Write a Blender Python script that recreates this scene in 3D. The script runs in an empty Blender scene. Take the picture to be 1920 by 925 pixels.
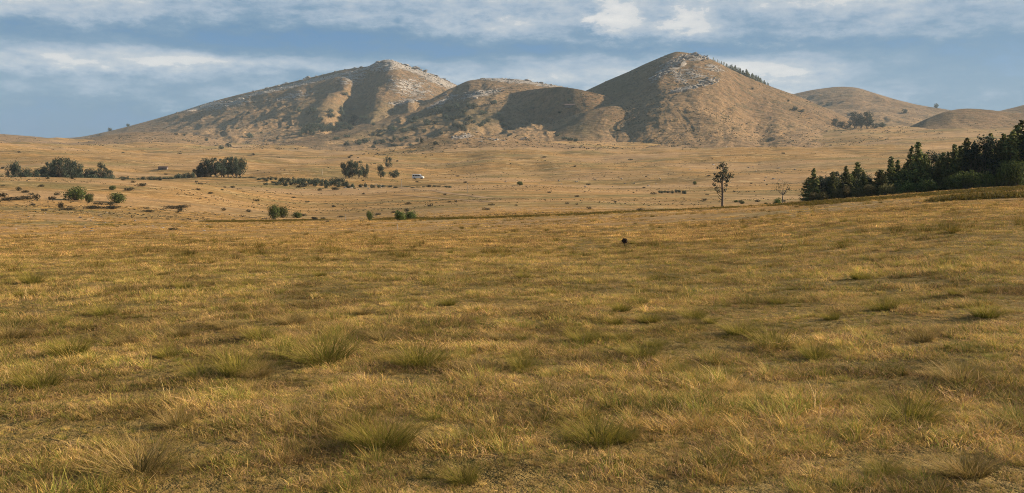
import bpy, math, random
import numpy as np
from mathutils import Vector, Matrix

R = math.radians
RNG = np.random.default_rng(7)
random.seed(7)
SC = bpy.context.scene
COL = SC.collection

# ------------------------------------------------------------------ camera
FPX, W, H = 1700.0, 1920.0, 925.0
CAM_Z = 1.65
PITCH = math.atan((H / 2 - 300.0) / FPX)
cd = bpy.data.cameras.new('camera')
cam = bpy.data.objects.new('camera', cd)
COL.objects.link(cam)
cd.sensor_width = 36.0
cd.lens = 36.0 * FPX / W
cd.clip_start = 0.05
cd.clip_end = 30000.0
cam.location = (0, 0, CAM_Z)
cam.rotation_euler = (math.pi / 2 - PITCH, 0, 0)
SC.camera = cam

# ------------------------------------------------------------------ light
SUN_AZ, SUN_EL = 78.0, 22.0           # degrees to the right of the view axis, above the horizon
sd = bpy.data.lights.new('sun', 'SUN')
sd.energy = 5.0
sd.angle = R(0.6)
sd.color = (1.0, 0.83, 0.62)
sun = bpy.data.objects.new('sun', sd)
COL.objects.link(sun)
SUNV = Vector((math.sin(R(SUN_AZ)) * math.cos(R(SUN_EL)), math.cos(R(SUN_AZ)) * math.cos(R(SUN_EL)), math.sin(R(SUN_EL))))
sun.rotation_euler = SUNV.to_track_quat('Z', 'Y').to_euler()
sun.location = SUNV * 60
SC.view_settings.view_transform = 'Standard'
SC.view_settings.look = 'None'
SC.view_settings.gamma = 1.0
SC.view_settings.exposure = 1.3
SC.view_settings.use_curve_mapping = False
SC.render.engine = 'CYCLES'
SC.cycles.use_denoising = True
SC.cycles.denoiser = 'OPENIMAGEDENOISE'
SC.cycles.denoising_input_passes = 'RGB_ALBEDO_NORMAL'
SC.cycles.denoising_prefilter = 'NONE'
SC.cycles.filter_width = 1.0
SC.cycles.max_bounces = 6
SC.cycles.volume_bounces = 1
SC.cycles.transparent_max_bounces = 8


def pix_dir(px, py):
    r, u = px - W / 2, H / 2 - py
    cp, sp = math.cos(PITCH), math.sin(PITCH)
    return np.array([r, FPX * cp + u * sp, -FPX * sp + u * cp])


def pix_ang(px, py):
    """azimuth (rad, + to the right) and tangent of the elevation"""
    v = pix_dir(px, py)
    return math.atan2(v[0], v[1]), v[2] / math.hypot(v[0], v[1])


# ------------------------------------------------------------------ sky
class NT:
    def __init__(self, tree):
        self.t = tree
        self.n = tree.nodes
        self.l = tree.links

    def node(self, typ, **kw):
        nd = self.n.new(typ)
        for k, v in kw.items():
            setattr(nd, k, v)
        return nd

    def put(self, sock, v):
        if isinstance(v, bpy.types.NodeSocket):
            self.l.new(v, sock)
        elif v is not None:
            sock.default_value = v

    def math(self, op, a, b=None, c=None, clamp=False):
        nd = self.node('ShaderNodeMath', operation=op, use_clamp=clamp)
        for i, v in enumerate((a, b, c)):
            if v is not None:
                self.put(nd.inputs[i], v)
        return nd.outputs[0]

    def vec(self, x, y, z):
        nd = self.node('ShaderNodeCombineXYZ')
        for i, v in enumerate((x, y, z)):
            self.put(nd.inputs[i], v)
        return nd.outputs[0]

    def noise(self, vec, scale, detail=4, rough=0.55, dist=0.0, lac=2.0):
        nd = self.node('ShaderNodeTexNoise')
        if vec is not None:
            self.put(nd.inputs['Vector'], vec)
        nd.inputs['Scale'].default_value = scale
        nd.inputs['Detail'].default_value = detail
        nd.inputs['Roughness'].default_value = rough
        nd.inputs['Lacunarity'].default_value = lac
        nd.inputs['Distortion'].default_value = dist
        return nd.outputs[0]

    def ramp(self, fac, stops, interp='LINEAR'):
        nd = self.node('ShaderNodeValToRGB')
        cr = nd.color_ramp
        cr.interpolation = interp
        while len(cr.elements) > 1:
            cr.elements.remove(cr.elements[-1])
        cr.elements[0].position = stops[0][0]
        for p, c in stops[1:]:
            cr.elements.new(p)
        for e, (p, c) in zip(cr.elements, stops):
            e.color = (c, c, c, 1) if isinstance(c, (int, float)) else (c[0], c[1], c[2], 1)
        self.put(nd.inputs[0], fac)
        return nd.outputs[0]

    def mix(self, fac, a, b, mode='MIX'):
        nd = self.node('ShaderNodeMix', data_type='RGBA', blend_type=mode)
        self.put(nd.inputs['Factor'], fac)
        for s, v in ((nd.inputs['A'], a), (nd.inputs['B'], b)):
            if isinstance(v, tuple):
                v = (v[0], v[1], v[2], 1)
            # RGBA sockets are the third pair
        self.put(nd.inputs[6], (a[0], a[1], a[2], 1) if isinstance(a, tuple) else a)
        self.put(nd.inputs[7], (b[0], b[1], b[2], 1) if isinstance(b, tuple) else b)
        return nd.outputs[2]


wd = bpy.data.worlds.new('World')
SC.world = wd
wd.use_nodes = True
wd.node_tree.nodes.clear()
N = NT(wd.node_tree)
sky = N.node('ShaderNodeTexSky', sky_type='NISHITA')
sky.sun_disc = False
sky.sun_elevation = R(SUN_EL)
sky.sun_rotation = R(SUN_AZ)
sky.air_density = 1.0
sky.dust_density = 0.6
sky.ozone_density = 1.5
tc = N.node('ShaderNodeTexCoord')
sep = N.node('ShaderNodeSeparateXYZ')
N.l.new(tc.outputs['Generated'], sep.inputs[0])
dx, dy, dz = sep.outputs
AZ = N.math('MULTIPLY', N.math('ARCTAN2', dx, dy), 180 / math.pi)
EL = N.math('MULTIPLY', N.math('ARCSINE', dz), 180 / math.pi)
# broad banked cloud: coordinates in degrees, pushed about by noise so that every edge is ragged
base = N.vec(N.math('MULTIPLY', AZ, 0.16), N.math('MULTIPLY', EL, 0.62), 3.1)
w1 = N.noise(base, 1.0, 5, 0.6)
w2 = N.noise(N.vec(N.math('MULTIPLY', AZ, 0.22), N.math('MULTIPLY', EL, 0.7), 9.7), 1.0, 5, 0.6)
w3 = N.noise(N.vec(N.math('MULTIPLY', AZ, 0.8), N.math('MULTIPLY', EL, 1.7), 5.2), 1.0, 6, 0.62)
A2 = N.math('ADD', AZ, N.math('MULTIPLY_ADD', w1, 6.0, -3.0))
E2 = N.math('ADD', EL, N.math('ADD', N.math('MULTIPLY_ADD', w2, 1.1, -0.55), N.math('MULTIPLY_ADD', w3, 0.9, -0.45)))
A3 = N.math('ADD', AZ, N.math('MULTIPLY_ADD', w3, 3.2, -1.6))
E3 = N.math('ADD', EL, N.math('MULTIPLY_ADD', N.noise(N.vec(N.math('MULTIPLY', AZ, 1.3), N.math('MULTIPLY', EL, 2.2), 1.4), 1.0, 6, 0.65), 1.2, -0.6))


def blob(px, py, wx, wy, amp, sharp=1.0, fine=False):
    """soft patch of brighter or darker cloud round the direction of a photo pixel; sizes in photo pixels"""
    a, te = pix_ang(px, py)
    a, e = math.degrees(a), math.degrees(math.atan(te))
    k = math.degrees(1 / FPX)
    u = N.math('DIVIDE', N.math('SUBTRACT', A3 if fine else A2, a), wx * k)
    v = N.math('DIVIDE', N.math('SUBTRACT', E3 if fine else E2, e), wy * k)
    q = N.math('ADD', N.math('MULTIPLY', u, u), N.math('MULTIPLY', v, v))
    if sharp != 1.0:
        q = N.math('POWER', q, sharp)
    return N.math('MULTIPLY', N.math('EXPONENT', N.math('MULTIPLY', q, -1.0)), amp)


BLOBS = [
    # px, py, wx, wy, amplitude, edge
    (110, 0, 260, 44, .40, 1.3), (560, -25, 240, 40, .16), (800, -4, 330, 44, .27, 1.3), (1250, -6, 360, 50, .22, 1.3), (1700, 6, 420, 48, .30, 1.3),
    (380, 68, 580, 22, -.26, 1.4), (820, 98, 460, 15, -.22, 1.3), (1380, 90, 300, 10, -.22), (1790, 118, 230, 56, -.30, 1.4),
    (130, 112, 290, 26, .44, 1.6), (560, 116, 240, 15, .28, 1.3), (1200, 138, 360, 34, .46, 1.4), (1540, 178, 210, 22, .54), (1480, 130, 230, 28, .34),
    (120, 232, 400, 46, -.34, 1.3), (380, 194, 90, 12, .30), (180, 168, 210, 11, .20), (1850, 60, 160, 20, .14),
]
PUFFS = [(1152, 38, 48, 34, .56, 2.2), (1296, 44, 46, 26, .48, 2.0), (1222, 56, 36, 14, .24, 1.4),
         (960, 50, 120, 23, .26, 1.6), (790, 56, 80, 16, .20, 1.5), (1440, 86, 60, 6, .26, 1.0)]
w4 = N.noise(N.vec(N.math('MULTIPLY', AZ, 2.2), N.math('MULTIPLY', EL, 4.6), 2.2), 1.0, 6, 0.65)
tot = N.math('MULTIPLY_ADD', w1, 0.34, 0.22)
tot = N.math('ADD', tot, N.math('MULTIPLY_ADD', w3, 0.46, -0.23))
tot = N.math('ADD', tot, N.math('MULTIPLY_ADD', w4, 0.26, -0.13))
w5 = N.noise(N.vec(N.math('MULTIPLY', AZ, 0.34), N.math('MULTIPLY', EL, 1.15), 14.2), 1.0, 4, 0.55)
tot = N.math('ADD', tot, N.math('MULTIPLY_ADD', w5, 0.95, -0.45))
for b in BLOBS:
    tot = N.math('ADD', tot, blob(*b))
for b in PUFFS:
    tot = N.math('ADD', tot, blob(*b, fine=True))
CLOUD = N.ramp(tot, [(0.0, (.015, .165, .41)), (0.22, (.07, .205, .385)), (0.44, (.155, .285, .435)), (0.70, (.33, .435, .555)), (0.95, (.50, .56, .62)), (1.0, (.60, .63, .66))])
CLOUD = N.mix(N.ramp(N.math('MULTIPLY', tot, .5), [(.47, 0.), (.72, 1.)]), CLOUD, (.80, .79, .77))
cover = N.ramp(tot, [(0.0, .75), (0.4, .9), (0.7, 1.0)])
skyc = N.mix(1.0, sky.outputs[0], (0.12, 0.12, 0.12), 'MULTIPLY')
final = N.mix(cover, skyc, CLOUD)
bg = N.node('ShaderNodeBackground')
bg.inputs['Strength'].default_value = 0.4
N.l.new(final, bg.inputs['Color'])
wo = N.node('ShaderNodeOutputWorld')
N.l.new(bg.outputs[0], wo.inputs['Surface'])


# ------------------------------------------------------------------ numeric helpers
def _hash(ix, iy, seed):
    h = (ix.astype(np.int64) * 374761393 + iy.astype(np.int64) * 668265263 + seed * 144665) & 0x7fffffff
    h = ((h ^ (h >> 13)) * 1274126177) & 0x7fffffff
    h = h ^ (h >> 16)
    return (h & 0xffff) / 65535.0


def vnoise(x, y, seed=0):
    ix, iy = np.floor(x), np.floor(y)
    fx, fy = x - ix, y - iy
    fx = fx * fx * fx * (fx * (fx * 6 - 15) + 10)
    fy = fy * fy * fy * (fy * (fy * 6 - 15) + 10)
    a, b = _hash(ix, iy, seed), _hash(ix + 1, iy, seed)
    c, d = _hash(ix, iy + 1, seed), _hash(ix + 1, iy + 1, seed)
    return (a + (b - a) * fx) * (1 - fy) + (c + (d - c) * fx) * fy - 0.5


def fbm(x, y, seed=0, octv=5, gain=0.5):
    x, y = np.asarray(x, float), np.asarray(y, float)
    s, amp = 0.0, 1.0
    for i in range(octv):
        s = s + amp * vnoise(x + 17.3 * i, y - 9.1 * i, seed + i)
        x, y = x * 1.93 + y * .31, y * 1.93 - x * .31
        amp *= gain
    return s


def pchip(xk, yk, xs):
    """monotone cubic through knots; yk may be (n,) or (n, m)"""
    xk, yk, xs = np.asarray(xk, float), np.asarray(yk, float), np.asarray(xs, float)
    one = yk.ndim == 1
    if one:
        yk = yk[:, None]
    h = np.diff(xk)[:, None]
    dl = np.diff(yk, axis=0) / h
    m = np.zeros_like(yk)
    with np.errstate(divide='ignore', invalid='ignore'):
        w1_, w2_ = 2 * h[1:] + h[:-1], h[1:] + 2 * h[:-1]
        hm = (w1_ + w2_) / (w1_ / dl[:-1] + w2_ / dl[1:])
    m[1:-1] = np.where(dl[:-1] * dl[1:] > 0, hm, 0)
    m[0], m[-1] = dl[0], dl[-1]
    i = np.clip(np.searchsorted(xk, xs) - 1, 0, len(xk) - 2)
    t = np.clip((xs - xk[i]) / (xk[i + 1] - xk[i]), 0, 1)[:, None]
    hh = (xk[i + 1] - xk[i])[:, None]
    o = ((2 * t**3 - 3 * t**2 + 1) * yk[i] + (t**3 - 2 * t**2 + t) * hh * m[i]
         + (-2 * t**3 + 3 * t**2) * yk[i + 1] + (t**3 - t**2) * hh * m[i + 1])
    return o[:, 0] if one else o


def sstep(a, b, x):
    t = np.clip((x - a) / (b - a), 0, 1)
    return t * t * (3 - 2 * t)


def mesh_np(name, verts, quads=None, tris=None, mats=(), smooth=True):
    me = bpy.data.meshes.new(name)
    verts = np.asarray(verts, np.float32)
    loops, starts, tot_ = [], [], 0
    for f, k in ((quads, 4), (tris, 3)):
        if f is not None and len(f):
            f = np.asarray(f, np.int32)
            loops.append(f.ravel())
            starts.append(np.arange(len(f), dtype=np.int32) * k + tot_)
            tot_ += f.size
    me.vertices.add(len(verts))
    me.vertices.foreach_set('co', verts.ravel())
    if loops:
        lp, st = np.concatenate(loops), np.concatenate(starts)
        me.loops.add(len(lp))
        me.loops.foreach_set('vertex_index', lp)
        me.polygons.add(len(st))
        me.polygons.foreach_set('loop_start', st)
        if smooth:
            me.polygons.foreach_set('use_smooth', np.ones(len(st), bool))
    for m in mats:
        me.materials.append(m)
    me.update(calc_edges=True)
    return me


def set_attr(me, name, typ, data, dom='POINT'):
    a = me.attributes.new(name, typ, dom)
    key = {'FLOAT': 'value', 'INT': 'value', 'FLOAT_VECTOR': 'vector', 'FLOAT_COLOR': 'color'}[typ]
    a.data.foreach_set(key, np.asarray(data, np.int32 if typ == 'INT' else np.float32).ravel())


def link(name, me, parent=None, label=None, cat=None, group=None, kind=None):
    o = bpy.data.objects.new(name, me)
    COL.objects.link(o)
    if parent is not None:
        o.parent = parent
    if label:
        o['label'] = label
    if cat:
        o['category'] = cat
    if group:
        o['group'] = group
    if kind:
        o['kind'] = kind
    return o


# ------------------------------------------------------------------ materials
def new_mat(name):
    m = bpy.data.materials.new(name)
    m.use_nodes = True
    m.node_tree.nodes.clear()
    return m, NT(m.node_tree)


def finish(n, color, rough=0.95, bump=None, bump_d=0.1, spec=0.15, trans=0.0, bump_s=0.6):
    p = n.node('ShaderNodeBsdfPrincipled')
    n.put(p.inputs['Base Color'], color if not isinstance(color, tuple) else (*color, 1))
    p.inputs['Roughness'].default_value = rough
    p.inputs['Specular IOR Level'].default_value = spec
    if bump is not None:
        b = n.node('ShaderNodeBump')
        b.inputs['Strength'].default_value = bump_s
        b.inputs['Distance'].default_value = bump_d
        n.put(b.inputs['Height'], bump)
        n.l.new(b.outputs[0], p.inputs['Normal'])
    o = n.node('ShaderNodeOutputMaterial')
    if trans > 0:
        t = n.node('ShaderNodeBsdfTranslucent')
        n.put(t.inputs['Color'], color if not isinstance(color, tuple) else (*color, 1))
        mx = n.node('ShaderNodeMixShader')
        mx.inputs[0].default_value = trans
        n.l.new(p.outputs[0], mx.inputs[1])
        n.l.new(t.outputs[0], mx.inputs[2])
        n.l.new(mx.outputs[0], o.inputs['Surface'])
    else:
        n.l.new(p.outputs[0], o.inputs['Surface'])


def attr(n, name, typ='GEOMETRY'):
    a = n.node('ShaderNodeAttribute', attribute_name=name)
    a.attribute_type = typ
    return a


def scaled_pos(n, sx, sy, sz):
    g = n.node('ShaderNodeNewGeometry')
    m = n.node('ShaderNodeVectorMath', operation='MULTIPLY')
    n.l.new(g.outputs['Position'], m.inputs[0])
    m.inputs[1].default_value = (sx, sy, sz)
    return m.outputs[0]


# ground: dry meadow, straw over olive, with bare earth and old furrow streaks
M_ground, n = new_mat('dry_grassland')
P1 = scaled_pos(n, 1, 1, 1)
PS = scaled_pos(n, .35, 1, 1)
big = n.noise(PS, .012, 5, .6)
mid = n.noise(PS, .075, 6, .62)
fin = n.noise(P1, .9, 7, .7)
vfin = n.noise(P1, 9.0, 5, .7)
c1 = n.mix(n.ramp(big, [(.3, 0.), (.68, 1.)]), (0.291, 0.169, 0.058), (0.337, 0.194, 0.077))
c2 = n.mix(n.ramp(mid, [(.46, 0.), (.66, 1.)]), c1, (0.160, 0.107, 0.041))
c2 = n.mix(n.ramp(n.noise(PS, .19, 5, .65), [(.56, 0.), (.70, .75)]), c2, (0.409, 0.255, 0.113))
c2 = n.mix(n.ramp(fin, [(.5, 0.), (.68, .8)]), c2, (0.087, 0.060, 0.022))
c2 = n.mix(n.ramp(n.noise(PS, .035, 7, .7), [(.50, 0.), (.60, .75)]), c2, (0.153, 0.125, 0.051))
c2 = n.mix(n.ramp(n.noise(scaled_pos(n, .12, 1, 1), .11, 6, .7), [(.53, 0.), (.60, .8)]), c2, (0.112, 0.079, 0.035))
c2 = n.mix(n.ramp(n.noise(PS, .02, 5, .6), [(.48, 0.), (.62, .7)]), c2, (0.318, 0.203, 0.105))
c2 = n.mix(n.ramp(n.noise(scaled_pos(n, .3, 1, 1), .3, 6, .75), [(.55, 0.), (.62, .8)]), c2, (0.424, 0.289, 0.139))
near = attr(n, 'green').outputs['Fac']
c3 = n.mix(n.math('MULTIPLY', near, .75), c2, n.mix(n.ramp(vfin, [(.35, 0.), (.65, 1.)]), (.055, .048, .014), (.15, .115, .04)))
track = attr(n, 'track').outputs['Fac']
bmp = n.math('ADD', n.math('MULTIPLY', fin, .35), n.math('MULTIPLY', mid, 2.2))
finish(n, c3, .97, bmp, 1.0, .05, bump_s=.9)

# hills: brown short grass, greener in hollows and as painted shade on the steep peak, pale rock where the mask says rock crops out
M_hill, n = new_mat('hill_grass_and_rock')
P1 = scaled_pos(n, 1, 1, 1)
PS = scaled_pos(n, .5, 1, 2.2)
a1 = n.noise(P1, .006, 5, .6)
a2 = n.noise(PS, .04, 6, .65)
a3 = n.noise(P1, .17, 6, .7)
c = n.mix(n.ramp(a1, [(.35, 0.), (.65, 1.)]), (0.175, 0.103, 0.050), (0.206, 0.131, 0.070))
c = n.mix(n.ramp(a2, [(.48, 0.), (.66, .8)]), c, (0.111, 0.076, 0.038))
c = n.mix(n.ramp(a3, [(.50, 0.), (.64, .85)]), c, (0.070, 0.053, 0.027))
c = n.mix(n.ramp(n.noise(PS, .075, 5, .6), [(.57, 0.), (.7, .7)]), c, (0.257, 0.169, 0.093))
c = n.mix(n.math('MULTIPLY', attr(n, 'toe').outputs['Fac'], .7), c, (0.254, 0.164, 0.085))
gm = attr(n, 'green').outputs['Fac']
c = n.mix(gm, c, (0.083, 0.075, 0.036))
c = n.mix(n.ramp(n.noise(P1, .055, 8, .8), [(.51, 0.), (.60, .8)]), c, (0.073, 0.063, 0.032))
rk = attr(n, 'rock').outputs['Fac']
rn = n.noise(n.vec(0, 0, 0) if False else scaled_pos(n, .7, .7, 2.6), .085, 4, .6)
rmask = n.ramp(n.math('MULTIPLY_ADD', rk, .60, n.math('SUBTRACT', rn, .66)), [(.16, 0.), (.24, 1.)])
rcol = n.ramp(n.noise(P1, .3, 6, .75), [(.32, (0.106, 0.088, 0.075)), (.5, (0.238, 0.207, 0.176)), (.68, (0.405, 0.370, 0.326))])
c = n.mix(rmask, c, rcol)
hb = n.math('ADD', n.math('MULTIPLY', a2, 5.0), n.math('ADD', a3, n.math('MULTIPLY', rmask, 1.2)))
finish(n, c, .96, hb, 2.2, .05, bump_s=1.0)


def leaf_mat(name, c0, c1, c2_, trans=.25, scale=.8):
    m, n = new_mat(name)
    oi = n.node('ShaderNodeObjectInfo')
    f = n.noise(scaled_pos(n, 1, 1, 1), scale, 4, .7)
    v = attr(n, 'leafv').outputs['Fac']
    f = n.math('ADD', n.math('MULTIPLY', f, .6), n.math('MULTIPLY', v, .4))
    col = n.ramp(f, [(.3, c0), (.5, c1), (.72, c2_)])
    hsv = n.node('ShaderNodeHueSaturation')
    n.put(hsv.inputs['Value'], n.math('MULTIPLY_ADD', oi.outputs['Random'], .9, .65))
    n.put(hsv.inputs['Hue'], n.math('MULTIPLY_ADD', oi.outputs['Random'], .03, .485))
    n.l.new(col, hsv.inputs['Color'])
    finish(n, hsv.outputs[0], .8, None, trans=trans, spec=.2)
    return m


M_conifer = leaf_mat('conifer_needles', (0.038, 0.049, 0.019), (0.082, 0.097, 0.032), (0.192, 0.177, 0.050))
M_gum = leaf_mat('dark_gum_leaves', (0.018, 0.027, 0.020), (0.035, 0.050, 0.033), (0.069, 0.083, 0.045))
M_bush = leaf_mat('green_bush_leaves', (0.024, 0.033, 0.011), (0.063, 0.084, 0.021), (0.128, 0.143, 0.036))
M_olive = leaf_mat('dry_olive_leaves', (0.046, 0.044, 0.016), (0.098, 0.086, 0.032), (0.172, 0.138, 0.057))
M_scrub = leaf_mat('dark_scrub_leaves', (.014, .015, .010), (.032, .032, .018), (.07, .055, .03))

M_bark, n = new_mat('grey_bark')
finish(n, n.ramp(n.noise(scaled_pos(n, 6, 6, 1.5), 1.5, 5, .7), [(.3, (.045, .034, .026)), (.6, (.13, .105, .085))]), .9, n.noise(scaled_pos(n, 8, 8, 2), 2, 4), .05)
M_pale_bark, n = new_mat('pale_bark')
finish(n, n.ramp(n.noise(scaled_pos(n, 4, 4, 1), 1.5, 5, .7), [(.3, (.12, .095, .07)), (.6, (.26, .215, .165))]), .9)
M_rock, n = new_mat('pale_rock')
oi = n.node('ShaderNodeObjectInfo')
rc = n.ramp(n.noise(scaled_pos(n, 1, 1, 1.6), .45, 7, .7), [(.3, (0.111, 0.093, 0.076)), (.5, (0.230, 0.200, 0.170)), (.7, (0.391, 0.357, 0.315))])
hs = n.node('ShaderNodeHueSaturation')
n.put(hs.inputs['Value'], n.math('MULTIPLY_ADD', oi.outputs['Random'], .45, .75))
n.l.new(rc, hs.inputs['Color'])
finish(n, hs.outputs[0], .92, n.noise(scaled_pos(n, 1, 1, 1), 1.2, 6, .7), .5)


def plain(name, col, rough=.7, var=.25, scale=8, spec=.3):
    m, n = new_mat(name)
    d = tuple(c * (1 - var) for c in col)
    finish(n, n.ramp(n.noise(scaled_pos(n, 1, 1, 1), scale, 5, .65), [(.35, d), (.65, col)]), rough, spec=spec)
    return m


M_white = plain('white_vehicle_paint', (.78, .78, .76), .35, .06, 3, .5)
M_glass = plain('dark_window_glass', (.02, .024, .03), .08, .1, 2, .6)
M_tyre = plain('tyre_rubber', (.02, .02, .02), .85, .2)
M_post = plain('weathered_pale_wood', (.42, .36, .28), .85, .35)
M_dark = plain('dark_brown_bristle', (.032, .017, .012), .95, .4, 30)
M_stem = plain('dry_stem', (.11, .075, .035), .9, .3, 30)
M_dirt = plain('pale_track_dirt', (.33, .22, .12), .97, .45, .25, .05)
M_wall = plain('weathered_wall', (.16, .13, .11), .9, .2, 2)
M_roof = plain('dark_rusty_roof', (.10, .06, .05), .8, .3, 2)

# grass blades: colour of the blade times the tint of the patch
M_grass, n = new_mat('grass_blades')
bc = attr(n, 'bcol').outputs['Color']
tn = attr(n, 'tint', 'INSTANCER').outputs['Color']
finish(n, n.mix(1.0, bc, tn, 'MULTIPLY'), .75, trans=.3, spec=.08)
M_tuss, n = new_mat('tussock_blades')
finish(n, attr(n, 'bcol').outputs['Color'], .75, trans=.35, spec=.06)

# ------------------------------------------------------------------ ground
DK = np.array([1.2, 3, 5, 10, 20, 40, 70, 110, 150, 200, 300, 450, 700, 1150, 1900, 3600.])
NEAR = [0, 0, -.1, -.4, -1.0, -2.2]
TAB = {
    -1400: NEAR + [-3.6, -5.2, -6.0, -6.0, -4.0, -7, 2, 20, 32, 36],
    0: NEAR + [-3.8, -5.5, -6.3, -6.2, -4.0, -8, 1.5, 18, 30, 34],
    300: NEAR + [-3.9, -5.8, -7.5, -8.0, -5.2, -8, 1, 15, 28, 34],
    600: NEAR + [-3.9, -6.0, -8.4, -10.5, -10.8, -8.7, 0, 14, 28, 34],
    960: NEAR + [-3.7, -5.3, -7.2, -8.6, -9.0, -7.5, 1.5, 18, 30, 34],
    1355: [0, 0, -.1, -.4, -.9, -1.8, -3.0, -4.0, -6.5, -8.7, -10, -7.5, 1.5, 21, 45, 50],
    1650: [0, 0, -.08, -.3, -.65, -1.1, -1.7, -2.4, -4.0, -6, -9, -7, 2, 22, 58, 64],
    1920: [0, 0, -.05, -.2, -.4, -.6, -.9, -1.2, -2.0, -3.5, -6, -5, 4, 24, 60, 66],
    3300: [0, 0, -.05, -.15, -.3, -.4, -.3, 0, 0, -.5, -2, -2, 6, 26, 50, 60],
}
azk = np.array([pix_ang(p, 340)[0] for p in sorted(TAB)])
zk = np.array([TAB[p] for p in sorted(TAB)])            # (cols, D)
front = np.linspace(R(-46), R(46), 760)
side = np.linspace(R(46), R(314), 90)[1:-1]
AZG = np.concatenate([front, side])                      # 0..2pi-ish ring, closed below
NR = 360
RG = np.exp(np.linspace(math.log(DK[0]), math.log(DK[-1]), NR))
ring = np.where(AZG > math.pi, AZG - 2 * math.pi, AZG)
zc_az = pchip(azk, zk, np.clip(ring, azk[0], azk[-1]))   # (naz, D)
# behind the camera, blend the two outermost columns so that the sheet closes
back = sstep(R(60), R(180), np.abs(ring))[:, None]
zc_az = zc_az * (1 - back) + 0.5 * (zk[0] + zk[-1]) * back
ZG = pchip(np.log(DK), zc_az.T, np.log(RG))              # (NR, naz)
GX = RG[:, None] * np.sin(AZG)[None, :]
GY = RG[:, None] * np.cos(AZG)[None, :]
far = sstep(90, 700, RG)[:, None]
ZG = ZG + fbm(GX / 5.5, GY / 5.5, 3, 4) * .10 * sstep(3, 12, RG)[:, None]
ZG = ZG + fbm(GX / 55, GY / 55, 11, 5) * (0.35 + 3.2 * far) * sstep(12, 60, RG)[:, None]
ZG = ZG + fbm(GX / 260, GY / 130, 21, 4) * 12.0 * sstep(330, 900, RG)[:, None]


ZG = ZG + fbm(GX / 120, GY / 45, 23, 3) * 3.6 * sstep(230, 420, RG)[:, None]


class Field:
    """height field on a polar grid about the camera's foot, with bilinear lookup"""

    def __init__(self, az, rr, z, logr=False):
        self.az, self.z = az, z
        self.logr = logr
        self.rr = np.log(rr) if logr else rr

    def at(self, a, r):
        a, r = np.asarray(a, float), np.asarray(r, float)
        rv = np.log(np.maximum(r, 1e-3)) if self.logr else r
        ia = np.clip(np.searchsorted(self.az, a) - 1, 0, len(self.az) - 2)
        ir = np.clip(np.searchsorted(self.rr, rv) - 1, 0, len(self.rr) - 2)
        ta = np.clip((a - self.az[ia]) / (self.az[ia + 1] - self.az[ia]), 0, 1)
        tr = np.clip((rv - self.rr[ir]) / (self.rr[ir + 1] - self.rr[ir]), 0, 1)
        z = self.z
        return ((z[ir, ia] * (1 - ta) + z[ir, ia + 1] * ta) * (1 - tr)
                + (z[ir + 1, ia] * (1 - ta) + z[ir + 1, ia + 1] * ta) * tr)

    def inside(self, a, r):
        rv = np.log(np.maximum(r, 1e-3)) if self.logr else r
        return (a >= self.az[0]) & (a <= self.az[-1]) & (rv >= self.rr[0]) & (rv <= self.rr[-1])


G = Field(front, RG, ZG[:, :len(front)], True)


def ground_z(x, y):
    return G.at(np.arctan2(x, y), np.hypot(x, y))


nr, na = ZG.shape
V = np.stack([GX, GY, ZG], -1).reshape(-1, 3)
V = np.vstack([V, [[0, 0, 0]]])
ii, jj = np.meshgrid(np.arange(nr - 1), np.arange(na), indexing='ij')
j2 = (jj + 1) % na
Q = np.stack([ii * na + jj, (ii + 1) * na + jj, (ii + 1) * na + j2, ii * na + j2], -1).reshape(-1, 4)[:, ::-1]
cen = len(V) - 1
T = np.stack([np.full(na, cen), np.arange(na), (np.arange(na) + 1) % na], -1)[:, ::-1]
me = mesh_np('ground', V, Q, T, [M_ground])
rad = np.hypot(V[:, 0], V[:, 1])
set_attr(me, 'green', 'FLOAT', 1 - sstep(35, 110, rad))
link('ground', me, kind='structure')

# ------------------------------------------------------------------ hills
SURF = []          # (name, Field)
HV = []            # vertices of each hill with their rockiness and height up the slope


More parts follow.
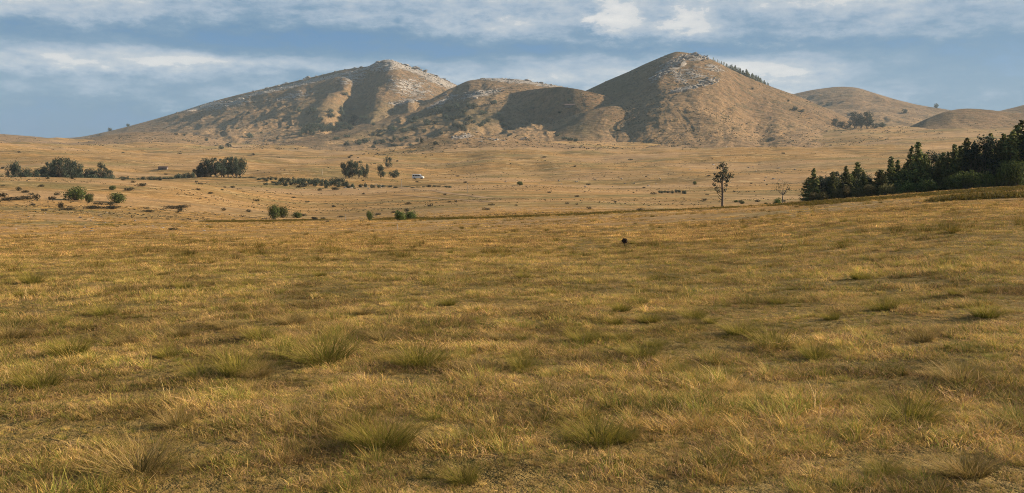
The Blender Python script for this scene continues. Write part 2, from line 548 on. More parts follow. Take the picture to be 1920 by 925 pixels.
def make_hill(label, crest, toe_gap, back_len, cols, rows, noise=9.0, gully=10.0, seed=0, rock=(), green=(), mods=(), lin=.55, sink=2.5, name='hill', grassy=.8):
    """crest: (px, py, distance m, distance of the toe m) along the skyline of the hill"""
    ca = [pix_ang(p, q) for p, q, _, _ in crest]
    azs = np.array([c[0] for c in ca])
    dist = np.array([c[2] for c in crest], float)
    zcr = CAM_Z + dist * np.array([c[1] for c in ca])
    toe = np.array([c[3] for c in crest], float)
    az = np.linspace(azs[0], azs[-1], cols)
    dc, zc, dt = pchip(azs, dist, az), pchip(azs, zcr, az), pchip(azs, toe, az)
    dt = dt - toe_gap
    zt = G.at(az, dt) - sink
    u = np.concatenate([np.linspace(0, 1, rows), 1 + np.linspace(0, 1, rows // 3)[1:] ** 1.2])
    U = u[:, None]
    Rr = np.where(U <= 1, dt + (dc - dt) * U, dc + (U - 1) * back_len)
    Uc = np.clip(U, 0, 1)
    S = .62 * Uc ** 1.75 + .38 * (Uc * Uc * (3 - 2 * Uc))
    Zf = zt + (zc - zt) * S
    zb = np.minimum(zc - 10, 25.0)
    ub = np.clip(U - 1, 0, 1)
    Zb = zc + (zb - zc) * (ub * ub * (3 - 2 * ub) * .6 + ub * .4)
    Z = np.where(U <= 1, Zf, Zb)
    X, Y = Rr * np.sin(az), Rr * np.cos(az)
    relief = np.clip((zc - zt) / 120.0, .1, 1.2)
    body = np.clip(4 * U * (1 - U), 0, 1) ** .6 * (U < 1) + sstep(1.05, 1.4, U)
    # gullies run down the slope: noise stretched along the fall line
    gx = (az[None, :] * 1700 + 60 * fbm(X / 240, Y / 240, seed + 40, 3)) / 62
    gl = fbm(gx, Rr / 620, seed + 5, 4)
    gully = gully * .42
    Z = Z - np.abs(gl) * gully * 2 * relief * body + gully * .45 * relief * body
    Z = Z + fbm(X / 210, Y / 210, seed + 9, 5) * noise * 2 * relief * body
    Z = Z + fbm(X / 38, Y / 38, seed + 13, 5) * noise * .28 * relief * np.clip(.25 + body, 0, 1)
    g2 = fbm((az[None, :] * 1700 + 30 * fbm(X / 90, Y / 90, seed + 50, 3)) / 17, Rr / 260, seed + 51, 3)
    Z = Z - np.abs(g2) * (2.0 if seed == 640 else 3.5) * relief * body
    PX = W / 2 + np.tan(az)[None, :] * FPX + 0 * U
    for (x0, u0, x1, u1, wd_, amp) in mods:
        # ridge (+) or gully (-) along a line in (bearing, height up the slope)
        ax, ay = (PX - x0), (U - u0) * 300
        bx, by = (x1 - x0), (u1 - u0) * 300
        t = np.clip((ax * bx + ay * by) / (bx * bx + by * by), 0, 1)
        dd = np.hypot(ax - t * bx, ay - t * by)
        Z = Z + amp * np.exp(-(dd / wd_) ** 2) * (U < 1.15)
    f = Field(az, None or np.array([0., 1.]), np.zeros((2, 2)))
    f.az = az

    def at(a, r):
        a, r = np.asarray(a, float), np.asarray(r, float)
        dti, dci = np.interp(a, az, dt), np.interp(a, az, dc)
        uu = np.where(r <= dci, (r - dti) / (dci - dti), 1 + (r - dci) / back_len)
        g = Field(az, u, Z)
        zz = g.at(a, uu)
        return np.where((a >= az[0]) & (a <= az[-1]) & (uu >= 0) & (uu <= u[-1]), zz, -1e3)
    nr_, na_ = Z.shape
    Vv = np.stack([X, Y, Z], -1).reshape(-1, 3)
    i_, j_ = np.meshgrid(np.arange(nr_ - 1), np.arange(na_ - 1), indexing='ij')
    q = np.stack([i_ * na_ + j_, i_ * na_ + j_ + 1, (i_ + 1) * na_ + j_ + 1, (i_ + 1) * na_ + j_], -1).reshape(-1, 4)
    me = mesh_np(name, Vv, q, None, [M_hill])
    # rock and greener-grass masks, in pixels of the photograph (what grows or crops out where, plus shade tint on the peak)
    cp, sp = math.cos(PITCH), math.sin(PITCH)
    zz = Vv[:, 2] - CAM_Z
    depth = Vv[:, 1] * cp - zz * sp
    qx = W / 2 + FPX * Vv[:, 0] / depth
    qy = H / 2 - FPX * (Vv[:, 1] * sp + zz * cp) / depth

    def blobs(lst):
        s = np.zeros(len(Vv))
        for (cx, cy, wx, wy, rot, a) in lst:
            c_, s_ = math.cos(R(rot)), math.sin(R(rot))
            dx_, dy_ = qx - cx, qy - cy
            p, q_ = dx_ * c_ - dy_ * s_, dx_ * s_ + dy_ * c_
            s = np.maximum(s, a * np.exp(-((p / wx) ** 2 + (q_ / wy) ** 2)))
        return s
    set_attr(me, 'toe', 'FLOAT', 1 - sstep(grassy - .4, grassy, np.repeat(u, na_) + .25 * fbm(Vv[:, 0] / 120, Vv[:, 1] / 120, seed + 3, 4)))
    set_attr(me, 'rock', 'FLOAT', blobs(rock))
    set_attr(me, 'green', 'FLOAT', np.clip(blobs(green), 0, 1))
    HV.append((Vv, blobs(rock), np.repeat(u, na_)))
    o = link(name, me, kind='structure', label=label)
    SURF.append((o, at, (az[0], az[-1], dt.min(), dc.max() + back_len)))
    return o


# far to near
make_hill('smooth distant brown hill beyond the wooded saddle', [
    (1380, 215, 2700, 2200), (1440, 190, 2800, 2100), (1490, 176, 2900, 2000), (1530, 168, 2900, 1900), (1575, 163, 2900, 1850), (1600, 164, 2900, 1850),
    (1640, 175, 2900, 1850), (1700, 192, 2850, 1850), (1745, 201, 2800, 1900), (1790, 208, 2750, 2000), (1850, 215, 2700, 2100), (1950, 214, 2700, 2200)],
    200, 600, 260, 110, 9, 9, 100, green=[(1600, 240, 90, 12, 0, .5)])
make_hill('low far ridge at the end of the valley', [
    (1840, 216, 2300, 1900), (1880, 207, 2350, 1850), (1920, 197, 2400, 1850), (1990, 178, 2450, 1850), (2120, 150, 2500, 1800), (2300, 170, 2500, 1800), (2500, 220, 2500, 2000)],
    200, 600, 140, 60, 7, 6, 120)
make_hill('broad pale rocky hill with a blunt summit and long ridge', [
    (60, 262, 2700, 2200), (140, 258, 2690, 2050), (205, 246, 2680, 1750), (260, 232, 2660, 1650), (330, 212, 2630, 1600), (400, 190, 2590, 1550), (480, 170, 2540, 1500),
    (560, 151, 2470, 1480), (640, 132, 2390, 1460), (690, 122, 2335, 1450), (707, 115, 2310, 1450), (722, 115, 2300, 1450), (760, 124, 2300, 1450), (800, 136, 2330, 1450), (850, 157, 2380, 1450),
    (900, 180, 2420, 1500), (980, 205, 2450, 1600), (1080, 230, 2500, 1800)],
    200, 700, 560, 280, 8, 10, 200,
    rock=[(760, 125, 110, 9, -20, 1.0), (820, 150, 60, 12, -22, .95), (715, 125, 45, 12, 0, 1.0), (770, 165, 60, 30, -10, .72), (660, 145, 45, 22, 20, .72), (560, 158, 190, 5, 13, .95),
          (430, 195, 60, 9, 12, .85), (550, 180, 60, 9, 10, .75), (380, 200, 60, 6, 14, .95), (760, 190, 60, 8, 10, .7)],
    green=[(690, 215, 60, 25, 0, .5), (600, 205, 60, 16, 0, .4)],
    mods=[(640, .83, 430, .80, 18, 14), (680, .90, 380, .915, 11, -26), (700, .9, 640, .40, 22, -26), (735, .95, 770, .55, 22, 9), (655, .8, 610, .5, 24, 10), (770, .72, 700, .3, 18, -13)])
make_hill('low dry grassy rise below the long ridge', [
    (-900, 250, 1900, 1300), (-500, 232, 1900, 1300), (-250, 240, 1850, 1250), (-40, 249, 1800, 1200), (60, 256, 1750, 1200), (130, 262, 1720, 1200), (200, 254, 1680, 1200),
    (260, 248, 1650, 1200), (320, 249, 1640, 1200), (380, 256, 1630, 1220), (440, 270, 1600, 1300), (500, 283, 1600, 1400)],
    200, 350, 330, 100, 6, 5, 300, grassy=1.2, lin=.35)
make_hill('rounded rocky-topped hill between the two peaks', [
    (480, 282, 1500, 1330), (540, 266, 1560, 1330), (610, 252, 1640, 1300), (677, 233, 1720, 1280), (740, 214, 1800, 1250), (800, 190, 1880, 1220), (850, 164, 1940, 1200), (880, 152, 1960, 1200), (920, 147, 1970, 1200),
    (970, 149, 1970, 1200), (1010, 156, 1980, 1250), (1055, 163, 2000, 1300), (1120, 185, 2020, 1350), (1200, 215, 2050, 1500)],
    200, 500, 380, 180, 9, 10, 400,
    rock=[(970, 152, 100, 6, -4, 1.0), (900, 176, 55, 9, 12, .9), (830, 190, 45, 7, 25, .8), (1035, 160, 40, 4, 0, 1.0)],
    green=[(760, 238, 130, 14, 12, .5), (880, 220, 80, 22, 0, .6)],
    mods=[(860, .9, 640, .6, 16, -10), (1000, .55, 820, .2, 22, -16)])
make_hill('dark rounded shoulder in the shade of the peak', [
    (780, 240, 1930, 1720), (850, 212, 1860, 1620), (900, 192, 1800, 1560), (950, 177, 1730, 1490), (1000, 168, 1660, 1420), (1040, 164, 1600, 1360), (1080, 167, 1550, 1310), (1120, 176, 1540, 1290), (1170, 190, 1560, 1290), (1260, 215, 1600, 1300)],
    0, 350, 260, 140, 4, 4, 500, green=[(900, 225, 90, 20, 0, .5)], grassy=.45)
make_hill('steep brown peak with pale rock slabs and a pine-crested shoulder', [
    (1020, 222, 1740, 1215), (1085, 178, 1760, 1205), (1130, 156, 1770, 1195), (1180, 134, 1775, 1180), (1215, 118, 1775, 1165), (1243, 108, 1770, 1155), (1265, 104, 1765, 1150), (1300, 105, 1760, 1150), (1330, 115, 1770, 1150),
    (1370, 133, 1790, 1150), (1410, 149, 1810, 1150), (1450, 164, 1830, 1150), (1500, 182, 1850, 1160), (1550, 204, 1850, 1180), (1600, 226, 1830, 1250), (1650, 250, 1800, 1350), (1700, 262, 1800, 1500)],
    200, 500, 460, 240, 7, 4, 640,
    rock=[(1265, 122, 42, 14, 25, .98), (1300, 108, 36, 9, 0, 1.0), (1325, 155, 26, 8, 10, 1.0), (1240, 140, 34, 7, 30, .9), (1340, 128, 26, 10, -20, .8), (1290, 165, 45, 6, 12, .85), (1290, 140, 60, 26, 0, .66)],
    green=[(1150, 165, 80, 25, 30, .7), (1110, 230, 50, 30, 0, .6)],  # left-face patch paints the peak's shade tone in darker green
    mods=[(1262, .93, 1225, .68, 26, 8), (1330, .9, 1330, .3, 50, 6), (1400, .7, 1420, .3, 30, -7)])
make_hill('small grassy knoll at the foot of the steep peak', [
    (960, 268, 1300, 1130), (1020, 254, 1330, 1110), (1065, 230, 1370, 1100), (1105, 208, 1400, 1100), (1150, 199, 1430, 1100), (1200, 200, 1450, 1100), (1260, 210, 1450, 1110), (1350, 238, 1400, 1120), (1470, 270, 1320, 1150)],
    60, 220, 190, 80, 9, 9, 700, green=[(1090, 240, 30, 22, 0, .6)])
make_hill('smooth low brown hill above the conifer wood', [
    (1600, 262, 1600, 1350), (1660, 252, 1630, 1330), (1700, 240, 1650, 1320), (1740, 222, 1670, 1310), (1780, 208, 1680, 1300), (1810, 204, 1690, 1300), (1850, 206, 1690, 1300), (1900, 212, 1690, 1300), (1960, 214, 1680, 1300), (2100, 190, 1680, 1300), (2300, 215, 1650, 1300), (2500, 250, 1600, 1350)],
    200, 350, 260, 90, 5, 5, 800, green=[(1720, 235, 60, 9, 20, .4)], lin=.35)
make_hill('low rocky knoll rising from the valley plain', [
    (690, 297, 880, 800), (740, 285, 900, 790), (790, 267, 930, 780), (830, 256, 950, 770), (865, 252, 960, 760), (910, 254, 970, 760), (960, 259, 980, 760), (1020, 266, 990, 780), (1100, 274, 1000, 830), (1180, 281, 1000, 880)],
    60, 180, 220, 80, 4, 4, 900, grassy=1.3, rock=[(865, 257, 26, 6, 10, .8), (920, 262, 50, 7, 0, .55)], green=[(790, 278, 50, 8, 15, .5)], lin=.4)


def surf_z(x, y):
    """height of the top surface (ground or hill) under a point"""
    a, r = np.arctan2(x, y), np.hypot(x, y)
    z = G.at(a, r)
    for o, at, (a0, a1, r0, r1) in SURF:
        z = np.maximum(z, at(a, r))
    return z


_RS = np.exp(np.linspace(math.log(3.0), math.log(3200), 2600))


def drop(px, py):
    """first point of the land along the ray of a photo pixel"""
    a, te = pix_ang(px, py)
    z = surf_z(_RS * math.sin(a), _RS * math.cos(a))
    d = (CAM_Z + te * _RS) - z
    i = np.argmax(d < 0)
    if d[i] >= 0:
        i = int(np.argmin(np.where(_RS > 60, d / _RS, 9)))      # just over a skyline: take the nearest graze
    elif i > 0:
        pass
    r = _RS[i]
    x, y = r * math.sin(a), r * math.cos(a)
    return Vector((x, y, float(surf_z(x, y)))), r


def at_dist(px, r):
    a = pix_ang(px, 340)[0]
    x, y = r * math.sin(a), r * math.cos(a)
    return Vector((x, y, float(surf_z(x, y))))


# ------------------------------------------------------------------ plant shapes
def leaf_quads(cent, nrm, ln, wd_, rng):
    """rhombic leaf sprays: centres, facing normals, length, width"""
    n_ = len(cent)
    nrm = nrm / (np.linalg.norm(nrm, axis=1, keepdims=True) + 1e-9)
    ref = rng.normal(size=(n_, 3))
    t = np.cross(nrm, ref)
    t /= np.linalg.norm(t, axis=1, keepdims=True) + 1e-9
    b = np.cross(nrm, t)
    ln = np.broadcast_to(np.asarray(ln, float), (n_,))[:, None]
    wd_ = np.broadcast_to(np.asarray(wd_, float), (n_,))[:, None]
    v = np.stack([cent - t * ln * .5, cent + b * wd_ * .5 + nrm * ln * .06, cent + t * ln * .5, cent - b * wd_ * .5 + nrm * ln * .06], 1)
    return v.reshape(-1, 3)


def leaf_mesh(name, cent, nrm, ln, wd_, mat, rng):
    v = leaf_quads(cent, nrm, ln, wd_, rng)
    q = np.arange(len(v), dtype=np.int32).reshape(-1, 4)
    me = mesh_np(name, v, q, None, [mat], smooth=False)
    set_attr(me, 'leafv', 'FLOAT', np.repeat(rng.random(len(cent)), 4))
    return me


def tube(path, rad, sides=6):
    """tapered tube along a polyline -> verts, quads"""
    path = [np.array(p, float) for p in path]
    vs, qs = [], []
    for i, p in enumerate(path):
        d = path[min(i + 1, len(path) - 1)] - path[max(i - 1, 0)]
        d /= np.linalg.norm(d) + 1e-9
        a = np.cross(d, [0.31, .95, .05])
        a /= np.linalg.norm(a) + 1e-9
        b = np.cross(d, a)
        for k in range(sides):
            t = 2 * math.pi * k / sides
            vs.append(p + rad[i] * (a * math.cos(t) + b * math.sin(t)))
    for i in range(len(path) - 1):
        for k in range(sides):
            qs.append((i * sides + k, i * sides + (k + 1) % sides, (i + 1) * sides + (k + 1) % sides, (i + 1) * sides + k))
    return np.array(vs), np.array(qs)


def join(parts):
    vs, qs, o = [], [], 0
    for v, q in parts:
        vs.append(v)
        qs.append(q + o)
        o += len(v)
    return np.vstack(vs), np.vstack(qs)


def ball(n_, rng):
    v = rng.normal(size=(n_, 3))
    return v / np.linalg.norm(v, axis=1, keepdims=True)


def conifer(seed, hgt=10.0, rad_=2.2, start=.06, dens=1.0, lean=.2, mat=None, shape=.85):
    rng = np.random.default_rng(seed)
    top = np.array([rng.normal() * lean, rng.normal() * lean, hgt])
    path = [np.array([0, 0, -.4]), top * .35 + rng.normal(size=3) * [.06, .06, 0], top * .7 + rng.normal(size=3) * [.08, .08, 0], top]
    tr = tube(path, [.2 * hgt / 10, .15 * hgt / 10, .08 * hgt / 10, .015], 7)
    parts, C, Nn, L = [tr], [], [], []
    zz = start
    while zz < .985:
        k = rng.integers(4, 7)
        for _ in range(k):
            t = zz + rng.normal() * .008
            ln = rad_ * ((1 - t) ** shape) * (.55 + .65 * rng.random()) * (1.0 if t > .18 else .55 + 2.5 * t) + .12
            th = rng.random() * 6.283
            base_ = top * t
            out = np.array([math.cos(th), math.sin(th), 0])
            droop = -.12 + .55 * t + rng.normal() * .12
            tip = base_ + out * ln + np.array([0, 0, droop * ln])
            parts.append(tube([base_, tip], [.035 * (1 - t) + .01, .008], 3))
            m = max(4, int(ln * 13 * dens))
            s = rng.random(m) ** .65
            p = base_ + (tip - base_) * s[:, None] + rng.normal(size=(m, 3)) * np.array([.16, .16, .11]) * (.5 + ln * .45)
            C.append(p)
            nn = rng.normal(size=(m, 3)) * .7 + out * .5 + [0, 0, .5]
            Nn.append(nn)
            L.append(.30 + .34 * rng.random(m))
        zz += .021 + .012 * rng.random()
    C, Nn, L = np.vstack(C), np.vstack(Nn), np.concatenate(L)
    v, q = join(parts)
    return {'trunk': mesh_np('trunk', v, q, None, [M_bark]), 'crown': leaf_mesh('crown', C, Nn, L, L * .5, mat or M_conifer, rng), 'h': hgt}


def broadleaf(seed, hgt=8.0, rad_=3.0, clear=.25, lobes=16, per=170, leaf=.3, mat=None, bark=None, flat=.8, stems=1):
    rng = np.random.default_rng(seed)
    parts, C, Nn, L = [], [], [], []
    for s in range(stems):
        off = np.array([rng.normal() * .25 * (stems > 1), rng.normal() * .25 * (stems > 1), 0]) * rad_
        fork = np.array([rng.normal() * .1 * rad_, rng.normal() * .1 * rad_, hgt * clear]) + off
        parts.append(tube([off * .6 + [0, 0, -.4], off * .8 + [0, 0, hgt * clear * .5], fork, fork * [1, 1, 1.8]], [.035 * hgt / stems ** .5, .028 * hgt / stems ** .5, .024 * hgt / stems ** .5, .01 * hgt], 7))
        for k in range(lobes // stems):
            th, ph = rng.random() * 6.283, rng.random()
            zc_ = hgt * (clear + (1 - clear) * (.12 + .76 * ph))
            rr_ = rad_ * math.sqrt(max(.05, 1 - ((ph - .42) / .68) ** 2)) * (.25 + .6 * rng.random() ** .6)
            c0 = off + np.array([math.cos(th) * rr_, math.sin(th) * rr_, zc_])
            lr = rad_ * (.26 + .2 * rng.random())
            mid_ = (fork + c0) / 2 + [0, 0, -.05 * hgt]
            parts.append(tube([fork, mid_, c0], [.014 * hgt, .009 * hgt, .004 * hgt], 4))
            m = int(per * (.6 + .8 * rng.random()))
            d = ball(m, rng)
            rad2 = lr * (.55 + .5 * rng.random(m))[:, None]
            C.append(c0 + d * rad2 * [1, 1, flat] + rng.normal(size=(m, 3)) * lr * .12)
            Nn.append(d + rng.normal(size=(m, 3)) * .6)
            L.append(leaf * (.6 + .8 * rng.random(m)))
    C, Nn, L = np.vstack(C), np.vstack(Nn), np.concatenate(L)
    v, q = join(parts)
    return {'trunk': mesh_np('trunk', v, q, None, [bark or M_bark]), 'crown': leaf_mesh('crown', C, Nn, L, L * .55, mat or M_gum, rng), 'h': hgt}


def shrub(seed, hgt=1.6, rad_=1.3, lobes=9, per=90, leaf=.14, mat=None):
    rng = np.random.default_rng(seed)
    parts, C, Nn, L = [], [], [], []
    for k in range(lobes):
        th = rng.random() * 6.283
        rr_ = rad_ * .62 * math.sqrt(rng.random())
        lr = rad_ * (.34 + .2 * rng.random())
        zc_ = lr * .7 + rng.random() * max(.05, hgt - lr * 1.7) * (1 - .5 * rr_ / rad_)
        c0 = np.array([math.cos(th) * rr_, math.sin(th) * rr_, zc_])
        parts.append(tube([[c0[0] * .2, c0[1] * .2, -.15], c0 * [.6, .6, .5], c0], [.03 * hgt, .02 * hgt, .008 * hgt], 4))
        d = ball(per, rng)
        C.append(c0 + d * lr * (.6 + .5 * rng.random(per))[:, None] * [1, 1, .9])
        Nn.append(d + rng.normal(size=(per, 3)) * .6)
        L.append(leaf * (.6 + .8 * rng.random(per)))
    C, Nn, L = np.vstack(C), np.vstack(Nn), np.concatenate(L)
    C[:, 2] = np.maximum(C[:, 2], .02)
    v, q = join(parts)
    return {'stem': mesh_np('stem', v, q, None, [M_bark]), 'foliage': leaf_mesh('foliage', C, Nn, L, L * .55, mat or M_bush, rng), 'h': hgt}


def single(proto, name):
    """far shrub small enough to be one mesh: stems and leaves joined"""
    a, b = proto['stem'], proto['foliage']
    va, vb = np.zeros(len(a.vertices) * 3, np.float32), np.zeros(len(b.vertices) * 3, np.float32)
    a.vertices.foreach_get('co', va)
    b.vertices.foreach_get('co', vb)
    qa, qb = np.zeros(len(a.polygons) * 4, np.int32), np.zeros(len(b.polygons) * 4, np.int32)
    a.polygons.foreach_get('vertices', qa)
    b.polygons.foreach_get('vertices', qb)
    v = np.vstack([va.reshape(-1, 3), vb.reshape(-1, 3)])
    q = np.vstack([qa.reshape(-1, 4), qb.reshape(-1, 4) + len(a.vertices)])
    me = mesh_np(name, v, q, None, [b.materials[0]], smooth=False)
    set_attr(me, 'leafv', 'FLOAT', np.concatenate([np.zeros(len(a.vertices)), np.repeat(np.random.default_rng(3).random(len(b.polygons)), 4)]))
    return me


def put(name, proto, loc, sx, sz, label, cat, group=None, rot=None, parts=('trunk', 'crown')):
    """a plant of its own: an Empty at its foot with its parts under it"""
    e = bpy.data.objects.new(name, None)
    COL.objects.link(e)
    e.empty_display_size = .2
    e.location = loc
    e.scale = (sx, sx, sz)
    e.rotation_euler = (0, 0, random.random() * 6.283 if rot is None else rot)
    e['label'] = label
    e['category'] = cat
    if group:
        e['group'] = group
    for p in parts:
        link(p, proto[p], parent=e)
    return e


def put_one(name, me, loc, sx, sz, label, cat, group):
    o = link(name, me, None, label, cat, group)
    o.location = loc
    o.scale = (sx, sx, sz)
    o.rotation_euler = (0, 0, random.random() * 6.283)
    return o


CON = [conifer(100 + i, 10, 2.1 + .35 * (i % 3), shape=(.72, .9, .6, .8, 1.0, .66)[i], dens=1.1) for i in range(6)]
FARCON = [conifer(140 + i, 10, 2.4, .15, .35) for i in range(3)]
GUM = [broadleaf(200 + i, 11, 3.2, .12, 24, 130, .42, M_gum, flat=1.15, stems=(1, 2, 1, 2)[i]) for i in range(4)]
ROUND = [broadleaf(230 + i, 6, 3.0, .1, 18, 120, .34, M_gum, flat=.8) for i in range(3)]
BUSH = [shrub(260 + i, 2.6, 1.9, 16, 150, .2, M_bush) for i in range(4)]
OBUSH = [shrub(280 + i, 2.2, 2.0, 14, 140, .2, M_olive) for i in range(2)]
SCRUB = [shrub(300 + i, 1.2, 1.2, 8, 60, .2, M_scrub) for i in range(4)]
FARBUSH = [single(shrub(320 + i, 3.4, 2.6, 9, 45, .5, M_gum), 'shrub') for i in range(4)]
LOWSCRUB = [single(shrub(340 + i, .7, 1.0, 6, 30, .22, M_scrub), 'scrub') for i in range(4)]

# ---- conifer wood along the upper edge of the field
WOOD_Y = lambda px: np.interp(px, [1510, 1640, 1760, 1850, 1920, 2100], [368, 361, 352, 346, 341, 330])
wood = [(1526, 316), (1540, 336), (1548, 328), (1563, 322), (1572, 319), (1584, 311), (1595, 326), (1608, 304), (1618, 322), (1632, 326), (1651, 318), (1666, 293), (1683, 300), (1694, 318), (1707, 273),
        (1720, 266), (1733, 288), (1746, 284), (1757, 300), (1765, 286), (1777, 284), (1789, 271), (1798, 272), (1812, 258), (1822, 268), (1833, 255), (1845, 268), (1856, 250), (1868, 262), (1880, 250), (1892, 246), (1900, 236), (1911, 224),
        (1926, 232), (1940, 214), (1958, 220), (1978, 205), (2000, 215), (2030, 205), (2060, 210), (2100, 200)]
for i, (px, ty) in enumerate(wood):
    dist = float(np.interp(px, [1510, 1650, 1920, 2100], [152, 140, 146, 150])) + (i * 7 % 5) * 2.4
    p = at_dist(px, dist)
    hgt = (dist * pix_ang(px, ty)[1] + CAM_Z) - p.z
    pr = CON[i * 5 % 6] if (i % 8 != 1 and i not in (2, 4)) else GUM[i % 4]
    sz = hgt / pr['h']
    put('conifer_tree', pr, p, max(.62, min(1.15, sz * random.uniform(.95, 1.2))), sz,
        'dark conifer packed into the wood along the upper edge of the field' if pr in CON else 'fuller broad-crowned tree mixed into the conifer wood', 'tree', 'conifers of the wood' if pr in CON else 'broad-crowned trees of the wood')
for i in range(34):                               # back rows that close the gaps
    px = 1524 + i * 15.5 + random.uniform(-5, 5)
    dist = float(np.interp(px, [1510, 1650, 1920, 2100], [160, 151, 158, 160])) + random.uniform(4, 13)
    ty = np.interp(px, [1510, 1610, 1640, 1700, 1800, 1920, 2100], [338, 328, 338, 308, 288, 256, 230]) + random.uniform(-6, 10)
    p = at_dist(px, dist)
    hgt = (dist * pix_ang(px, ty)[1] + CAM_Z) - p.z
    put('conifer_tree', CON[(i * 5 + 2) % 6], p, max(.7, hgt / 10), hgt / 10, 'dark conifer packed into the wood along the upper edge of the field', 'tree', 'conifers of the wood')
for px, wpx, hpx, pr, lab in [(1528, 20, 13, 0, 0), (1545, 24, 12, 1, 0), (1570, 18, 17, 0, 0), (1588, 20, 22, 1, 0), (1632, 20, 22, 0, 0), (1664, 30, 20, 1, 0), (1612, 22, 20, 0, 0), (1700, 30, 18, 1, 0), (1740, 34, 20, 0, 0),
                              (1790, 34, 26, 1, 0), (1815, 40, 30, 0, 0), (1850, 34, 26, 1, 0), (1885, 34, 40, 0, 0), (1905, 30, 44, 1, 0)]:
    dist = float(np.interp(px, [1510, 1650, 1920], [146, 134, 138]))
    p = at_dist(px, dist)
    vis = (dist * pix_ang(px, float(WOOD_Y(px)) - hpx)[1] + CAM_Z) - p.z
    put('bush', (BUSH[px % 4] if px > 1680 else OBUSH[pr]), p, wpx * dist / FPX / 3.6, max(.5, vis / 2.3), 'rounded bush at the foot of the conifer wood', 'bush', 'bushes fringing the conifer wood', parts=('stem', 'foliage'))

# ---- the lone tall pine, and the bare forked tree with its bush
LP = at_dist(1355, 196)
rng = np.random.default_rng(55)
hg = (196 * pix_ang(1355, 305)[1] + CAM_Z) - LP.z
k = hg / 80.0
tr_parts = [tube([(0, 0, -.5), (.05, 0, hg * .3), (-.1, .1, hg * .55), (.12, 0, hg * .8), (.05, 0, hg * .99)], [.26, .21, .17, .11, .03], 8)]
C, Nn, L = [], [], []
for (ox, oz, rx, rz, m) in [(0, 76, 7, 4.5, 260), (-7, 72, 5, 3, 130), (6, 70, 6, 3, 160), (1, 66, 6, 3, 140), (-10, 58, 6.5, 4, 240), (-3, 56, 7, 5, 280), (6, 57, 8, 5.5, 300), (13, 57, 6, 4, 210), (-13, 51, 5, 2.5, 120), (-4, 49, 7, 3, 200), (7, 49, 6, 3, 170),
                            (-11, 36, 4, 3, 90), (-7, 31, 3, 2.5, 60), (4, 34, 3, 3, 60), (-14, 42, 4, 2.5, 80), (5, 42, 4, 2.5, 70), (-2, 62, 9, 3, 160)]:
    c0 = np.array([ox * k, rng.normal() * 3.5 * k, oz * k])
    z0 = max(c0[2] - 6 * k, 14 * k)
    tr_parts.append(tube([(0, 0, z0), (c0 + [0, 0, z0]) / 2 - [0, 0, .5 * (c0[2] - z0) * .4 - 0], c0], [.075, .05, .02], 5))
    d = ball(m, rng)
    m = int(m * .45)
    d = d[:m]
    C.append(c0 + d * np.array([rx * .88, rx * .75, rz * 1.25]) * k * (.35 + .85 * rng.random(m))[:, None])
    Nn.append(d + rng.normal(size=(m, 3)) * .7)
    L.append(.22 + .22 * rng.random(m))
for (ox, oz, z0) in [(-13, 38, 20), (-8, 24, 16), (6, 36, 28), (-6, 44, 34)]:
    tr_parts.append(tube([(0, 0, z0 * k), (ox * k * .55, .2, (z0 + (oz - z0) * .35) * k), (ox * k, .3, oz * k)], [.09, .06, .02], 5))
v, q = join(tr_parts)
C, Nn, L = np.vstack(C), np.vstack(Nn), np.concatenate(L)
put('pine_tree', {'trunk': mesh_np('trunk', v, q, None, [M_bark]), 'crown': leaf_mesh('crown', C, Nn, L, L * .55, M_gum, rng)}, LP, 1, 1,
    'lone tall pine with a bare trunk and tiered crown', 'tree', rot=0)
BT = at_dist(1468, 172)
hg = (172 * pix_ang(1468, 342)[1] + CAM_Z) - BT.z
bt = [tube([(0, 0, -.4), (.05, 0, hg * .4), (.1, 0, hg * .55)], [.13, .1, .08], 6)]
C, Nn = [], []
for a_, l_ in [(-.9, .8), (-.5, 1), (-.15, .8), (.2, 1.05), (.5, .95), (.9, .75), (-.7, .55), (.65, .6)]:
    s = np.array([.08, 0, hg * .5])
    e_ = np.array([math.sin(a_) * hg * .42 * l_, rng.normal() * .35, hg * (.55 + .42 * l_ * math.cos(a_) * .95)])
    bt.append(tube([s, (s + e_) / 2 + [0, 0, -.1], e_], [.06, .04, .012], 5))
    for _ in range(4):
        b0 = s + (e_ - s) * rng.uniform(.5, .95)
        bt.append(tube([b0, b0 + rng.normal(size=3) * [.3, .3, .2] + [0, 0, .4]], [.018, .006], 3))
    m = 26
    C.append(e_ + rng.normal(size=(m, 3)) * .28)
    Nn.append(rng.normal(size=(m, 3)))
v, q = join(bt)
C, Nn = np.vstack(C), np.vstack(Nn)
put('sparse_tree', {'trunk': mesh_np('trunk', v, q, None, [M_pale_bark]), 'crown': leaf_mesh('crown', C, Nn, .2, .1, M_olive, rng)}, BT, 1, 1,
    'small nearly leafless forked tree beside a round bush', 'tree', rot=0)
put('bush', BUSH[0], at_dist(1457, 170), .5, .95, 'round green bush beside the nearly leafless forked tree', 'bush', parts=('stem', 'foliage'))
for px, r_, s in [(1411, 190, .3), (1432, 190, .25), (1392, 230, .4), (1380, 240, .35), (1437, 215, .3)]:
    put('bush', BUSH[px % 4], at_dist(px, r_), s, s * .9, 'small bush on the slope between the lone pine and the bare tree', 'bush', 'small bushes near the lone pine', parts=('stem', 'foliage'))


def grove(rows, protos, name, label, cat, group, dist0, jit=12):
    for (px, ty, wpx) in rows:
        dist = dist0 + random.uniform(-jit, jit)
        p = at_dist(px, dist)
        pr = protos[(int(px) * 7) % len(protos)]
        hgt = (dist * pix_ang(px, ty)[1] + CAM_Z) - p.z
        hgt = max(hgt, 1.2)
        put(name, pr, p, wpx * dist / FPX / 6.6, hgt / pr['h'], label, cat, group)


